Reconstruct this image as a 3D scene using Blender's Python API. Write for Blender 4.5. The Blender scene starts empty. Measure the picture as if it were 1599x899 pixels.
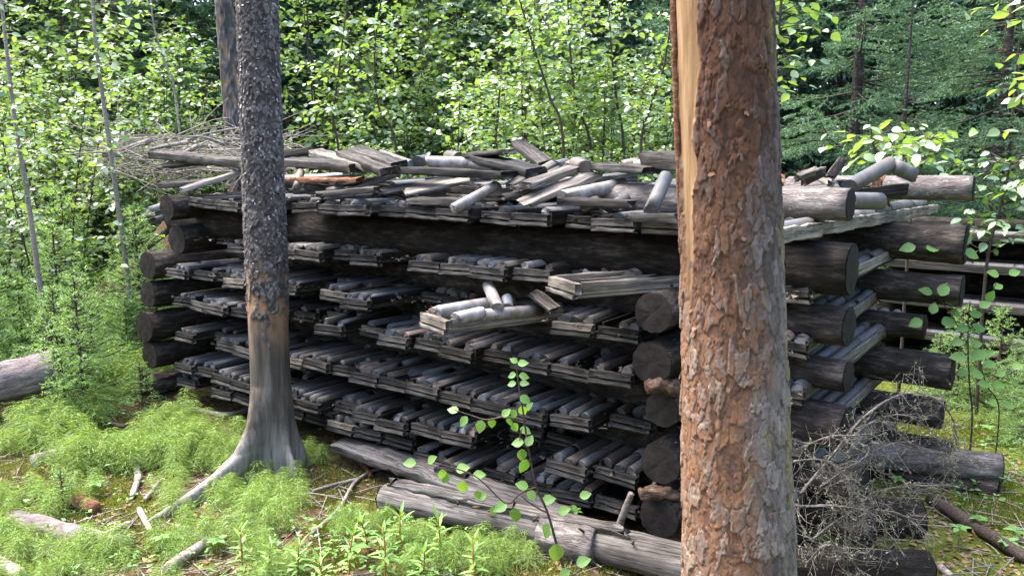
import bpy, math, random
import numpy as np
from mathutils import Matrix, Vector

# ------------------------------------------------------------------ camera, world, light
scn = bpy.context.scene
COL = scn.collection
FPX, PITCH, EYE = 1285.0, math.radians(9.06), 1.6
cam_d = bpy.data.cameras.new("camera")
cam = bpy.data.objects.new("camera", cam_d)
COL.objects.link(cam)
cam.location = (0, 0, EYE)
cam.rotation_euler = (math.pi / 2 - PITCH, 0, 0)
cam_d.sensor_width = 36.0
cam_d.lens = 36.0 * FPX / 1599.0
cam_d.clip_start = 0.05
cam_d.clip_end = 600.0
scn.camera = cam

SUN_EL, SUN_AZ = math.radians(63), math.radians(-65)     # azimuth measured from +Y towards +X
world = bpy.data.worlds.new("World")
scn.world = world
world.use_nodes = True
wn = world.node_tree.nodes
bg = wn["Background"]
sky = wn.new("ShaderNodeTexSky")
sky.sky_type = 'NISHITA'
sky.sun_disc = False
sky.sun_elevation = SUN_EL
sky.sun_rotation = SUN_AZ
sky.air_density = 1.0
sky.dust_density = 4.0
sky.ozone_density = 1.0
world.node_tree.links.new(sky.outputs[0], bg.inputs[0])
bg.inputs[1].default_value = 0.15
sun_d = bpy.data.lights.new("sun", 'SUN')
sun_d.energy = 1.25
sun_d.angle = math.radians(36)
sun_d.color = (1.0, 0.96, 0.88)
sun = bpy.data.objects.new("sun", sun_d)
COL.objects.link(sun)
sdir = Vector((math.sin(SUN_AZ) * math.cos(SUN_EL), math.cos(SUN_AZ) * math.cos(SUN_EL), math.sin(SUN_EL)))
sun.rotation_euler = sdir.to_track_quat('Z', 'Y').to_euler()
scn.view_settings.view_transform = 'Standard'
scn.view_settings.look = 'None'
scn.view_settings.gamma = 1.0
scn.view_settings.exposure = 2.72

# ------------------------------------------------------------------ placing helpers
FWD = np.array([0, math.cos(PITCH), -math.sin(PITCH)])
UPV = np.array([0, math.sin(PITCH), math.cos(PITCH)])
EYEP = np.array([0, 0, EYE])


def ray(x, y):
    return np.array([1.0, 0, 0]) * (x - 799.5) / FPX + FWD + UPV * (449.5 - y) / FPX


def atz(x, y, z=0.0):          # a point of the photograph that lies at height z
    r = ray(x, y)
    return EYEP + r * (z - EYE) / r[2]


def atd(x, y, d):              # a point of the photograph that lies d metres ahead
    r = ray(x, y)
    return EYEP + r * d / r[1]


ANG = math.radians(54.3)
U2 = np.array([-math.sin(ANG), math.cos(ANG)])   # along the front of the stack, away from the near end
V2 = np.array([math.cos(ANG), math.sin(ANG)])    # from the front of the stack to its back
P0 = np.array([0.4516, 3.3097])
ROT_V = math.atan2(V2[1], V2[0])
ROT_U = math.atan2(U2[1], U2[0])


def S(a, b, z):                # stack coordinates to world
    q = P0 + a * U2 + b * V2
    return np.array([q[0], q[1], z])


def atb(x, y, b=0.0):          # a point of the photograph that lies on the plane b of the stack
    r = ray(x, y)
    return EYEP + r * ((b + P0 @ V2) / (r[:2] @ V2))


# ------------------------------------------------------------------ noise
def _hash(ix, iy, iz, seed):
    h = (ix * 374761393 + iy * 668265263 + iz * 2147483647 + seed * 1274126177) & 0xffffffff
    h = ((h ^ (h >> 13)) * 1274126177) & 0xffffffff
    h = ((h ^ (h >> 16)) * 2246822519) & 0xffffffff
    return ((h ^ (h >> 15)) & 0xffffff) / float(0xffffff)


def vnoise(p, seed=0):
    p = np.asarray(p, float)
    i = np.floor(p).astype(np.int64)
    f = p - i
    f = f * f * (3 - 2 * f)
    out = 0
    for dx in (0, 1):
        wx = f[:, 0] if dx else 1 - f[:, 0]
        for dy in (0, 1):
            wy = f[:, 1] if dy else 1 - f[:, 1]
            for dz in (0, 1):
                wz = f[:, 2] if dz else 1 - f[:, 2]
                out = out + wx * wy * wz * _hash(i[:, 0] + dx, i[:, 1] + dy, i[:, 2] + dz, seed)
    return out


def fbm(p, seed=0, octv=4):
    s, a, t = 0, 0.5, 0
    p = np.asarray(p, float)
    for k in range(octv):
        s = s + a * vnoise(p * 2 ** k, seed + k)
        t += a
        a *= 0.5
    return s / t


def voronoi(p, seed=0, period=0):     # 2-D; returns F1, F2, cell random, offset to the cell point
    i = np.floor(p).astype(np.int64)
    f1 = np.full(len(p), 9.0)
    f2 = np.full(len(p), 9.0)
    rid = np.zeros(len(p))
    off = np.zeros((len(p), 2))
    for dx in (-1, 0, 1):
        for dy in (-1, 0, 1):
            cx, cy = i[:, 0] + dx, i[:, 1] + dy
            hx = cx % period if period else cx
            q = np.stack([cx + _hash(hx, cy, 0 * cx, seed), cy + _hash(hx, cy, 0 * cx + 1, seed)], 1)
            d = p - q
            r = np.hypot(d[:, 0], d[:, 1])
            cid = _hash(hx, cy, 0 * cx + 2, seed)
            near = r < f1
            f2 = np.where(near, f1, np.minimum(f2, r))
            rid = np.where(near, cid, rid)
            off = np.where(near[:, None], d, off)
            f1 = np.where(near, r, f1)
    return f1, f2, rid, off


# ------------------------------------------------------------------ mesh building
def mesh_np(name, verts, faces, mats=(), smooth=False, midx=None):
    """faces: a list of arrays (n,3) / (n,4) or lists of index tuples"""
    me = bpy.data.meshes.new(name)
    verts = np.asarray(verts, np.float32).reshape(-1, 3)
    loops, starts, n = [], [], 0
    for fa in (faces if isinstance(faces, list) else [faces]):
        fa = np.asarray(fa, np.int32)
        if len(fa) == 0:
            continue
        k = fa.shape[1]
        loops.append(fa.ravel())
        starts.append(n + np.arange(len(fa), dtype=np.int32) * k)
        n += fa.size
    loops = np.concatenate(loops)
    starts = np.concatenate(starts)
    me.vertices.add(len(verts))
    me.vertices.foreach_set("co", verts.ravel())
    me.loops.add(len(loops))
    me.loops.foreach_set("vertex_index", loops)
    me.polygons.add(len(starts))
    me.polygons.foreach_set("loop_start", starts)
    if midx is not None:
        me.polygons.foreach_set("material_index", np.asarray(midx, np.int32))
    for m in (mats if isinstance(mats, (list, tuple)) else [mats]):
        me.materials.append(m)
    me.update(calc_edges=True)
    me.validate()
    if smooth:
        me.polygons.foreach_set("use_smooth", np.ones(len(me.polygons), bool))
    return me


class MB:                      # collects pieces into one mesh
    def __init__(self):
        self.v, self.t, self.q, self.n = [], [], [], 0

    def add(self, v, t=None, q=None):
        v = np.asarray(v, float).reshape(-1, 3)
        if t is not None and len(t):
            self.t.append(np.asarray(t, int) + self.n)
        if q is not None and len(q):
            self.q.append(np.asarray(q, int) + self.n)
        self.v.append(v)
        self.n += len(v)

    def mesh(self, name, mats, smooth=False):
        f = []
        if self.t:
            f.append(np.concatenate(self.t))
        if self.q:
            f.append(np.concatenate(self.q))
        return mesh_np(name, np.concatenate(self.v), f, mats, smooth)


def frames(pts):
    pts = np.asarray(pts, float)
    t = np.gradient(pts, axis=0)
    t /= np.linalg.norm(t, axis=1)[:, None] + 1e-9
    ref = np.array([0.0, 0, 1]) if abs(t[:, 2]).mean() < 0.8 else np.array([1.0, 0, 0])
    s = np.cross(t, ref)
    s /= np.linalg.norm(s, axis=1)[:, None] + 1e-9
    return t, s, np.cross(s, t)


def tube(pts, rad, n=6, cap=True, wob=0.0, seed=0, freq=8.0):
    pts = np.asarray(pts, float)
    rad = np.broadcast_to(np.asarray(rad, float), (len(pts),))
    t, s, b = frames(pts)
    th = np.arange(n) * 2 * math.pi / n
    d = s[:, None, :] * np.cos(th)[None, :, None] + b[:, None, :] * np.sin(th)[None, :, None]
    r = rad[:, None] * np.ones((1, n))
    v = pts[:, None, :] + d * r[:, :, None]
    if wob:
        nz = fbm(v.reshape(-1, 3) * freq, seed, 3).reshape(r.shape) - 0.5
        v = pts[:, None, :] + d * (r * (1 + wob * 2 * nz))[:, :, None]
    m = len(pts)
    i = np.arange(m - 1)[:, None] * n + np.arange(n)[None, :]
    j = np.arange(m - 1)[:, None] * n + (np.arange(n)[None, :] + 1) % n
    q = np.stack([i, j, j + n, i + n], -1).reshape(-1, 4)
    v = v.reshape(-1, 3)
    tr = []
    if cap:
        v = np.concatenate([v, pts[:1], pts[-1:]])
        c0, c1 = m * n, m * n + 1
        k = np.arange(n)
        kn = (k + 1) % n
        tr = np.concatenate([np.stack([np.full(n, c0), kn, k], 1),
                             np.stack([np.full(n, c1), (m - 1) * n + k, (m - 1) * n + kn], 1)])
    return v, tr, q


def smooth_line(pts, n=12):
    pts = np.asarray(pts, float)
    if len(pts) == 2:
        return pts[0] + (pts[1] - pts[0]) * np.linspace(0, 1, n)[:, None]
    t = np.linspace(0, len(pts) - 1, n)
    out = []
    for u in t:
        i = min(int(u), len(pts) - 2)
        f = u - i
        p0, p1, p2, p3 = pts[max(i - 1, 0)], pts[i], pts[i + 1], pts[min(i + 2, len(pts) - 1)]
        out.append(0.5 * (2 * p1 + (p2 - p0) * f + (2 * p0 - 5 * p1 + 4 * p2 - p3) * f * f + (3 * p1 - p0 - 3 * p2 + p3) * f ** 3))
    return np.array(out)


def board(L, W, T, seed=0, nx=7, rough=1.0, ragged=0.0):
    """a weathered board, long axis X, x from 0 to L, centred in y, z from 0 to T"""
    rng = np.random.default_rng(seed)
    ys = np.array([-1, -0.93, 0.93, 1.0]) * W / 2
    zs = np.array([0, 0.12, 0.88, 1.0]) * T
    ring = [(1, 0), (2, 0), (3, 1), (3, 2), (2, 3), (1, 3), (0, 2), (0, 1)]
    base = np.array([[ys[a], zs[b]] for a, b in ring])
    v = []
    for k in range(nx):
        x = L * k / (nx - 1)
        off = rng.normal(0, 0.0011 * rough, 2) * (0.8, 0.6)
        jit = rng.normal(0, 0.0009 * rough, base.shape)
        xj = np.zeros(8)
        if k in (0, nx - 1):
            xj = rng.normal(0, 0.0025 * rough + ragged, 8)
        v.append(np.column_stack([np.full(8, x) + xj, base + off + jit]))
    v = np.concatenate(v)
    i = np.arange(nx - 1)[:, None] * 8 + np.arange(8)
    j = np.arange(nx - 1)[:, None] * 8 + (np.arange(8) + 1) % 8
    q = np.stack([i, j, j + 8, i + 8], -1).reshape(-1, 4)[:, ::-1]
    c0 = len(v)
    v = np.concatenate([v, v[:8].mean(0)[None], v[-8:].mean(0)[None]])
    k = np.arange(8)
    kn = (k + 1) % 8
    t = np.concatenate([np.stack([np.full(8, c0), k, kn], 1), np.stack([np.full(8, c0 + 1), (nx - 1) * 8 + kn, (nx - 1) * 8 + k], 1)])
    t = t[:, ::-1]
    return v, t, q


def core_geo(L, r, seed=0, n=14):
    """a cut rock core along X from 0 to L with slightly uneven broken ends"""
    rng = np.random.default_rng(seed)
    xs = np.array([0, 0.0015, L * 0.33, L * 0.66, L - 0.0015, L])
    pts = np.stack([xs, 0 * xs, 0 * xs], 1)
    v, t, q = tube(pts, [r * 0.975, r, r, r, r, r * 0.975], n)
    e = rng.normal(0, 0.10, (2, 2)) + rng.choice([0, 0, 0.35, -0.35], (2, 2))
    k0 = list(range(n)) + [6 * n]
    k1 = list(range(5 * n, 6 * n)) + [6 * n + 1]
    v[k0, 0] += v[k0, 1] * e[0, 0] + v[k0, 2] * e[0, 1] + rng.normal(0, 0.0022, len(k0))
    v[k1, 0] += v[k1, 1] * e[1, 0] + v[k1, 2] * e[1, 1] + rng.normal(0, 0.0022, len(k1))
    return v, t, q


# ------------------------------------------------------------------ objects
def props(o, label=None, cat=None, group=None, kind=None):
    if label:
        o["label"] = label
    if cat:
        o["category"] = cat
    if group:
        o["group"] = group
    if kind:
        o["kind"] = kind
    return o


def obj(name, me, parent=None, loc=None, rot=None, mat4=None):
    o = bpy.data.objects.new(name, me)
    COL.objects.link(o)
    if parent is not None:
        o.parent = parent
    if mat4 is not None:
        o.matrix_local = mat4
    if loc is not None:
        o.location = [float(c) for c in loc]
    if rot is not None:
        o.rotation_euler = rot
    return o


def thing(name, label, cat, loc=(0, 0, 0), rotz=0.0, group=None, scale=1.0):
    o = bpy.data.objects.new(name, None)
    o.empty_display_size = 0.1
    COL.objects.link(o)
    o.location = [float(c) for c in loc]
    o.rotation_euler = (0, 0, rotz)
    o.scale = (scale, scale, scale)
    return props(o, label, cat, group)


def axis_matrix(p, q, roll=0.0, up=(0, 0, 1)):
    """X axis from p towards q, placed at p"""
    x = Vector(q) - Vector(p)
    x.normalize()
    u = Vector(up)
    if abs(x.dot(u)) > 0.98:
        u = Vector((1, 0, 0))
    y = u.cross(x).normalized()
    z = x.cross(y)
    m = Matrix((x, y, z)).transposed().to_4x4() @ Matrix.Rotation(roll, 4, 'X')
    m.translation = Vector(p)
    return m


ORD = ["", "first", "second", "third", "fourth", "fifth", "sixth", "seventh", "eighth", "ninth", "tenth", "eleventh", "twelfth",
       "thirteenth", "fourteenth", "fifteenth", "sixteenth", "seventeenth", "eighteenth", "nineteenth", "twentieth", "twenty-first"]


# ------------------------------------------------------------------ materials
class NT:
    def __init__(self, name):
        self.m = bpy.data.materials.new(name)
        self.m.use_nodes = True
        self.t = self.m.node_tree
        self.t.nodes.clear()
        self.out = self.t.nodes.new("ShaderNodeOutputMaterial")

    def n(self, typ, **kw):
        nd = self.t.nodes.new(typ)
        for k, v in kw.items():
            if k.startswith("i_"):
                key = k[2:]
                key = int(key) if key.isdigit() else key
                nd.inputs[key].default_value = v
            else:
                setattr(nd, k, v)
        return nd

    def l(self, a, b):
        self.t.links.new(a, b)

    def ramp(self, fac, stops, interp='LINEAR'):
        r = self.t.nodes.new("ShaderNodeValToRGB")
        r.color_ramp.interpolation = interp
        e = r.color_ramp.elements
        while len(e) > 1:
            e.remove(e[0])
        for i, (p, c) in enumerate(stops):
            k = e[0] if i == 0 else e.new(p)
            k.position = p
            k.color = (c[0], c[1], c[2], 1) if len(c) == 3 else c
        self.l(fac, r.inputs[0])
        return r.outputs[0]

    def noise(self, scale, detail=4, rough=0.55, vec=None, stretch=None, coord='Object'):
        if vec is None:
            tc = self.n("ShaderNodeTexCoord")
            vec = tc.outputs[coord]
        if stretch is not None:
            mp = self.n("ShaderNodeMapping")
            mp.inputs['Scale'].default_value = stretch
            self.l(vec, mp.inputs[0])
            vec = mp.outputs[0]
        nz = self.n("ShaderNodeTexNoise")
        nz.inputs['Scale'].default_value = scale
        nz.inputs['Detail'].default_value = detail
        nz.inputs['Roughness'].default_value = rough
        self.l(vec, nz.inputs['Vector'])
        return nz.outputs['Fac']

    def mix(self, fac, a, b, mode='MIX'):
        m = self.n("ShaderNodeMix", data_type='RGBA', blend_type=mode)
        for i, s in ((0, fac), (6, a), (7, b)):
            if isinstance(s, (int, float)):
                m.inputs[i].default_value = s
            elif isinstance(s, tuple):
                m.inputs[i].default_value = (s[0], s[1], s[2], 1)
            else:
                self.l(s, m.inputs[i])
        return m.outputs[2]

    def math(self, op, a, b=0.0):
        m = self.n("ShaderNodeMath", operation=op)
        for i, s in enumerate((a, b)):
            if isinstance(s, (int, float)):
                m.inputs[i].default_value = s
            else:
                self.l(s, m.inputs[i])
        return m.outputs[0]

    def finish(self, color, rough=0.8, bump=None, bstr=0.4, bdist=0.01, spec=0.3):
        p = self.n("ShaderNodeBsdfPrincipled")
        if isinstance(color, tuple):
            p.inputs['Base Color'].default_value = (*color, 1)
        else:
            self.l(color, p.inputs['Base Color'])
        if isinstance(rough, float):
            p.inputs['Roughness'].default_value = rough
        else:
            self.l(rough, p.inputs['Roughness'])
        p.inputs['Specular IOR Level'].default_value = spec
        if bump is not None:
            b = self.n("ShaderNodeBump")
            b.inputs['Strength'].default_value = bstr
            b.inputs['Distance'].default_value = bdist
            self.l(bump, b.inputs['Height'])
            self.l(b.outputs[0], p.inputs['Normal'])
        self.l(p.outputs[0], self.out.inputs[0])
        return self.m


def objrand(g):
    return g.n("ShaderNodeObjectInfo").outputs['Random']


def wood(name, dark, mid, light, tint=0.5):
    g = NT(name)
    grain = g.noise(9.0, 6, 0.65, stretch=(0.35, 7.0, 7.0))
    blot = g.noise(4.0, 3, 0.6)
    c = g.ramp(grain, [(0.28, dark), (0.5, mid), (0.72, light)])
    stain = g.ramp(blot, [(0.35, (0.35, 0.33, 0.31)), (0.6, (1, 1, 1))])
    c = g.mix(0.75, c, stain, 'MULTIPLY')
    ck = g.noise(5.0, 5, 0.6, stretch=(0.18, 6.0, 6.0))
    c = g.mix(1.0, c, g.ramp(ck, [(0.455, (1, 1, 1)), (0.478, (0.3, 0.28, 0.26)), (0.50, (1, 1, 1))]), 'MULTIPLY')
    grain = g.math('ADD', grain, g.ramp(ck, [(0.455, (1, 1, 1)), (0.478, (0, 0, 0)), (0.50, (1, 1, 1))]))
    v = g.ramp(objrand(g), [(0, (1 - tint, 1 - tint, 1 - tint)), (1, (1 + 0.1, 1.05, 1.0))])
    c = g.mix(1.0, c, v, 'MULTIPLY')
    return g.finish(c, 0.85, grain, 0.55, 0.006, 0.2)


M = {}
M['board'] = wood("weathered_board", (0.02, 0.018, 0.017), (0.082, 0.078, 0.074), (0.25, 0.243, 0.235), 0.68)
M['pale_board'] = wood("pale_board", (0.11, 0.095, 0.083), (0.25, 0.228, 0.203), (0.44, 0.41, 0.37), 0.4)
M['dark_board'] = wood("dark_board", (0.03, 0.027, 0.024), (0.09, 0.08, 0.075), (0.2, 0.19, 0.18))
M['grey_log'] = wood("grey_log_wood", (0.045, 0.041, 0.039), (0.135, 0.126, 0.122), (0.26, 0.248, 0.24), 0.1)
M['bleached'] = wood("bleached_wood", (0.17, 0.15, 0.13), (0.36, 0.33, 0.295), (0.54, 0.51, 0.47), 0.25)


def core_mat(name, a, b, island=False):
    g = NT(name)
    sp = g.noise(160.0, 3, 0.7)
    bl = g.noise(9.0, 3, 0.6)
    c = g.mix(bl, a, b)
    s = g.ramp(sp, [(0.35, (0.6, 0.6, 0.6)), (0.65, (1.15, 1.15, 1.15))])
    c = g.mix(0.6, c, s, 'MULTIPLY')
    rnd = g.n("ShaderNodeNewGeometry").outputs['Random Per Island'] if island else objrand(g)
    v = g.ramp(rnd, [(0, (0.55, 0.55, 0.55)), (1, (1.1, 1.1, 1.1))])
    c = g.mix(1.0, c, v, 'MULTIPLY')
    dust = g.noise(5.0, 5, 0.7)
    c = g.mix(g.ramp(dust, [(0.46, (0, 0, 0)), (0.62, (0.8, 0.8, 0.8))]), c, (0.12, 0.098, 0.078))
    vein = g.noise(7.0, 4, 0.6, stretch=(4.0, 1.2, 1.2))
    c = g.mix(1.0, c, g.ramp(vein, [(0.47, (1, 1, 1)), (0.50, (1.2, 1.18, 1.15)), (0.52, (1, 1, 1)), (0.62, (0.88, 0.88, 0.88))]), 'MULTIPLY')
    return g.finish(c, 0.6, sp, 0.2, 0.002, 0.35)


M['crumb'] = core_mat("crumbled_rock", (0.07, 0.062, 0.055), (0.16, 0.14, 0.125), True)
M['core_grey'] = core_mat("grey_core_rock", (0.085, 0.094, 0.103), (0.17, 0.18, 0.19))
M['core_brown'] = core_mat("brown_core_rock", (0.082, 0.068, 0.06), (0.155, 0.128, 0.11))
M['core_pale'] = core_mat("pale_core_rock", (0.36, 0.345, 0.35), (0.50, 0.48, 0.48))
M['core_red'] = core_mat("reddish_core_rock", (0.33, 0.21, 0.16), (0.45, 0.32, 0.27))
M['core_mixed'] = core_mat("mixed_core_rock", (0.08, 0.085, 0.092), (0.15, 0.153, 0.16), True)


def bark(name, dark, mid, light, stretch=(1.2, 4, 4), sc=9.0, dist=0.02, spots=None):
    g = NT(name)
    n1 = g.noise(sc, 7, 0.68, stretch=stretch)
    n2 = g.noise(3.0, 4, 0.6)
    c = g.ramp(n1, [(0.3, dark), (0.52, mid), (0.72, light)])
    c = g.mix(0.6, c, g.ramp(n2, [(0.3, (0.5, 0.48, 0.46)), (0.65, (1.1, 1.1, 1.1))]), 'MULTIPLY')
    if spots:
        s = g.noise(28.0, 4, 0.6)
        c = g.mix(g.ramp(s, [(0.6, (0, 0, 0)), (0.68, (0.8, 0.8, 0.8))]), c, spots)
    fn = g.noise(sc * 5, 6, 0.7, stretch=stretch)
    return g.finish(c, 0.92, g.math('ADD', n1, g.math('MULTIPLY', fn, 0.4)), 1.0, dist, 0.15)


M['log_bark'] = bark("dark_log_bark", (0.009, 0.008, 0.007), (0.030, 0.025, 0.021), (0.095, 0.078, 0.066))
M['log_brown'] = bark("brown_log_bark", (0.018, 0.015, 0.013), (0.062, 0.052, 0.046), (0.19, 0.165, 0.148))
M['log_grey'] = bark("grey_bark", (0.07, 0.06, 0.055), (0.2, 0.175, 0.165), (0.42, 0.38, 0.36), spots=(0.34, 0.36, 0.3))
M['purple_bark'] = bark("grey_purple_bark", (0.09, 0.07, 0.07), (0.24, 0.2, 0.195), (0.42, 0.37, 0.36))
M['stem_bark'] = bark("stem_bark", (0.06, 0.045, 0.035), (0.17, 0.13, 0.1), (0.32, 0.27, 0.22), sc=30, dist=0.003)
M['dark_stem'] = bark("dark_stem_bark", (0.03, 0.024, 0.02), (0.08, 0.06, 0.05), (0.15, 0.12, 0.1), sc=30, dist=0.003)
M['twig'] = bark("dead_twig", (0.12, 0.10, 0.085), (0.27, 0.24, 0.21), (0.46, 0.43, 0.39), sc=30, dist=0.003)
M['red_stem'] = bark("orange_stem", (0.22, 0.10, 0.03), (0.40, 0.2, 0.07), (0.5, 0.3, 0.12), sc=30, dist=0.002)
M['rot'] = bark("rotten_wood", (0.08, 0.035, 0.018), (0.24, 0.115, 0.065), (0.45, 0.3, 0.2), sc=14)


M['rot_pale'] = bark("pale_rotten_wood", (0.05, 0.03, 0.02), (0.2, 0.125, 0.09), (0.42, 0.31, 0.24), sc=14)


def cut_end():
    g = NT("log_cut_end")
    tc = g.n("ShaderNodeTexCoord")
    w = g.n("ShaderNodeTexWave", wave_type='RINGS', rings_direction='X')
    w.inputs['Scale'].default_value = 60.0
    w.inputs['Distortion'].default_value = 1.5
    g.l(tc.outputs['Object'], w.inputs['Vector'])
    n = g.noise(25.0, 4, 0.6)
    c = g.ramp(w.outputs['Fac'], [(0, (0.012, 0.0105, 0.0095)), (1, (0.05, 0.043, 0.037))])
    c = g.mix(0.7, c, g.ramp(n, [(0.3, (0.4, 0.4, 0.4)), (0.65, (1.2, 1.2, 1.2))]), 'MULTIPLY')
    return g.finish(c, 0.9, n, 0.4, 0.005, 0.1)


M['cut'] = cut_end()


def leaf_mat(name, cols, trans=0.45, gloss=0.12, rough=0.55):
    g = NT(name)
    ri = g.n("ShaderNodeNewGeometry").outputs['Random Per Island']
    orr = objrand(g)
    mixr = g.math('FRACT', g.math('ADD', ri, orr))
    c = g.ramp(mixr, [(i / (len(cols) - 1), cc) for i, cc in enumerate(cols)])
    d = g.n("ShaderNodeBsdfDiffuse")
    t = g.n("ShaderNodeBsdfTranslucent")
    g.l(c, d.inputs[0])
    tc = g.mix(1.0, c, (1.25, 1.2, 0.55), 'MULTIPLY')
    g.l(tc, t.inputs[0])
    m1 = g.n("ShaderNodeMixShader")
    m1.inputs[0].default_value = trans
    g.l(d.outputs[0], m1.inputs[1])
    g.l(t.outputs[0], m1.inputs[2])
    gl = g.n("ShaderNodeBsdfGlossy")
    gl.inputs['Roughness'].default_value = rough
    gl.inputs[0].default_value = (0.9, 0.95, 1.0, 1)
    m2 = g.n("ShaderNodeMixShader")
    m2.inputs[0].default_value = gloss
    g.l(m1.outputs[0], m2.inputs[1])
    g.l(gl.outputs[0], m2.inputs[2])
    g.l(m2.outputs[0], g.out.inputs[0])
    return g.m


M['leaf'] = leaf_mat("bright_leaf", [(0.11, 0.21, 0.045), (0.19, 0.32, 0.07), (0.28, 0.41, 0.11), (0.16, 0.27, 0.075), (0.25, 0.37, 0.14)], 0.5)
M['leaf_deep'] = leaf_mat("deep_leaf", [(0.06, 0.15, 0.035), (0.09, 0.20, 0.045), (0.13, 0.25, 0.06), (0.07, 0.16, 0.045)], 0.4)
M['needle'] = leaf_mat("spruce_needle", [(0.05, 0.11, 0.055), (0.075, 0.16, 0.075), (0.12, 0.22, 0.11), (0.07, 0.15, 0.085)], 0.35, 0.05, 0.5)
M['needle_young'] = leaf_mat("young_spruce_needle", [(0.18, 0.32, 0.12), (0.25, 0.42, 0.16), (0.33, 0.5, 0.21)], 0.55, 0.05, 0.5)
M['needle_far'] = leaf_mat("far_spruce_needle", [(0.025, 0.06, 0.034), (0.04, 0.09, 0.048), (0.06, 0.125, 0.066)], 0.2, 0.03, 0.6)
M['horsetail'] = leaf_mat("horsetail_green", [(0.13, 0.23, 0.05), (0.21, 0.33, 0.07), (0.31, 0.41, 0.11), (0.15, 0.27, 0.05), (0.27, 0.34, 0.09)], 0.45, 0.03, 0.5)
M['moss'] = leaf_mat("moss_green", [(0.08, 0.115, 0.016), (0.14, 0.18, 0.023), (0.21, 0.225, 0.033), (0.11, 0.15, 0.022)], 0.3, 0.02, 0.6)
M['tea'] = leaf_mat("narrow_leaf", [(0.14, 0.29, 0.05), (0.2, 0.37, 0.07), (0.26, 0.42, 0.1)], 0.4, 0.04, 0.5)
M['berry_leaf'] = leaf_mat("whorl_leaf", [(0.10, 0.24, 0.05), (0.15, 0.31, 0.07), (0.2, 0.37, 0.1)], 0.4, 0.04, 0.5)
M['lichen'] = leaf_mat("pale_lichen", [(0.10, 0.12, 0.065), (0.17, 0.19, 0.115), (0.23, 0.245, 0.16)], 0.2, 0.02, 0.7)
M['litter'] = leaf_mat("dead_leaf", [(0.10, 0.055, 0.03), (0.2, 0.12, 0.06), (0.32, 0.22, 0.13), (0.16, 0.07, 0.035), (0.36, 0.28, 0.1)], 0.15, 0.03, 0.6)


def ground_mat():
    g = NT("forest_floor")
    tc = g.n("ShaderNodeTexCoord")
    n1 = g.noise(1.1, 5, 0.6)
    n2 = g.noise(30.0, 6, 0.7)
    n3 = g.noise(5.0, 5, 0.65)
    lit = g.ramp(n2, [(0.3, (0.025, 0.016, 0.01)), (0.5, (0.085, 0.055, 0.035)), (0.66, (0.19, 0.13, 0.085))])
    mo = g.ramp(n2, [(0.3, (0.03, 0.045, 0.01)), (0.5, (0.085, 0.105, 0.018)), (0.7, (0.17, 0.18, 0.035))])
    sx = g.n("ShaderNodeSeparateXYZ")
    g.l(tc.outputs['Object'], sx.inputs[0])
    right = g.n("ShaderNodeMapRange")
    right.inputs[1].default_value = 0.6
    right.inputs[2].default_value = 1.8
    right.inputs[3].default_value = 0.0
    right.inputs[4].default_value = 0.28
    g.l(sx.outputs[0], right.inputs[0])
    f = g.math('ADD', g.math('MULTIPLY', n1, 0.5), g.math('MULTIPLY', n3, 0.5))
    f = g.math('ADD', f, right.outputs[0])
    fac = g.ramp(f, [(0.48, (0, 0, 0)), (0.58, (1, 1, 1))])
    c = g.mix(fac, lit, mo)
    return g.finish(c, 0.95, n2, 0.8, 0.02, 0.1)


M['ground'] = ground_mat()


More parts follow.
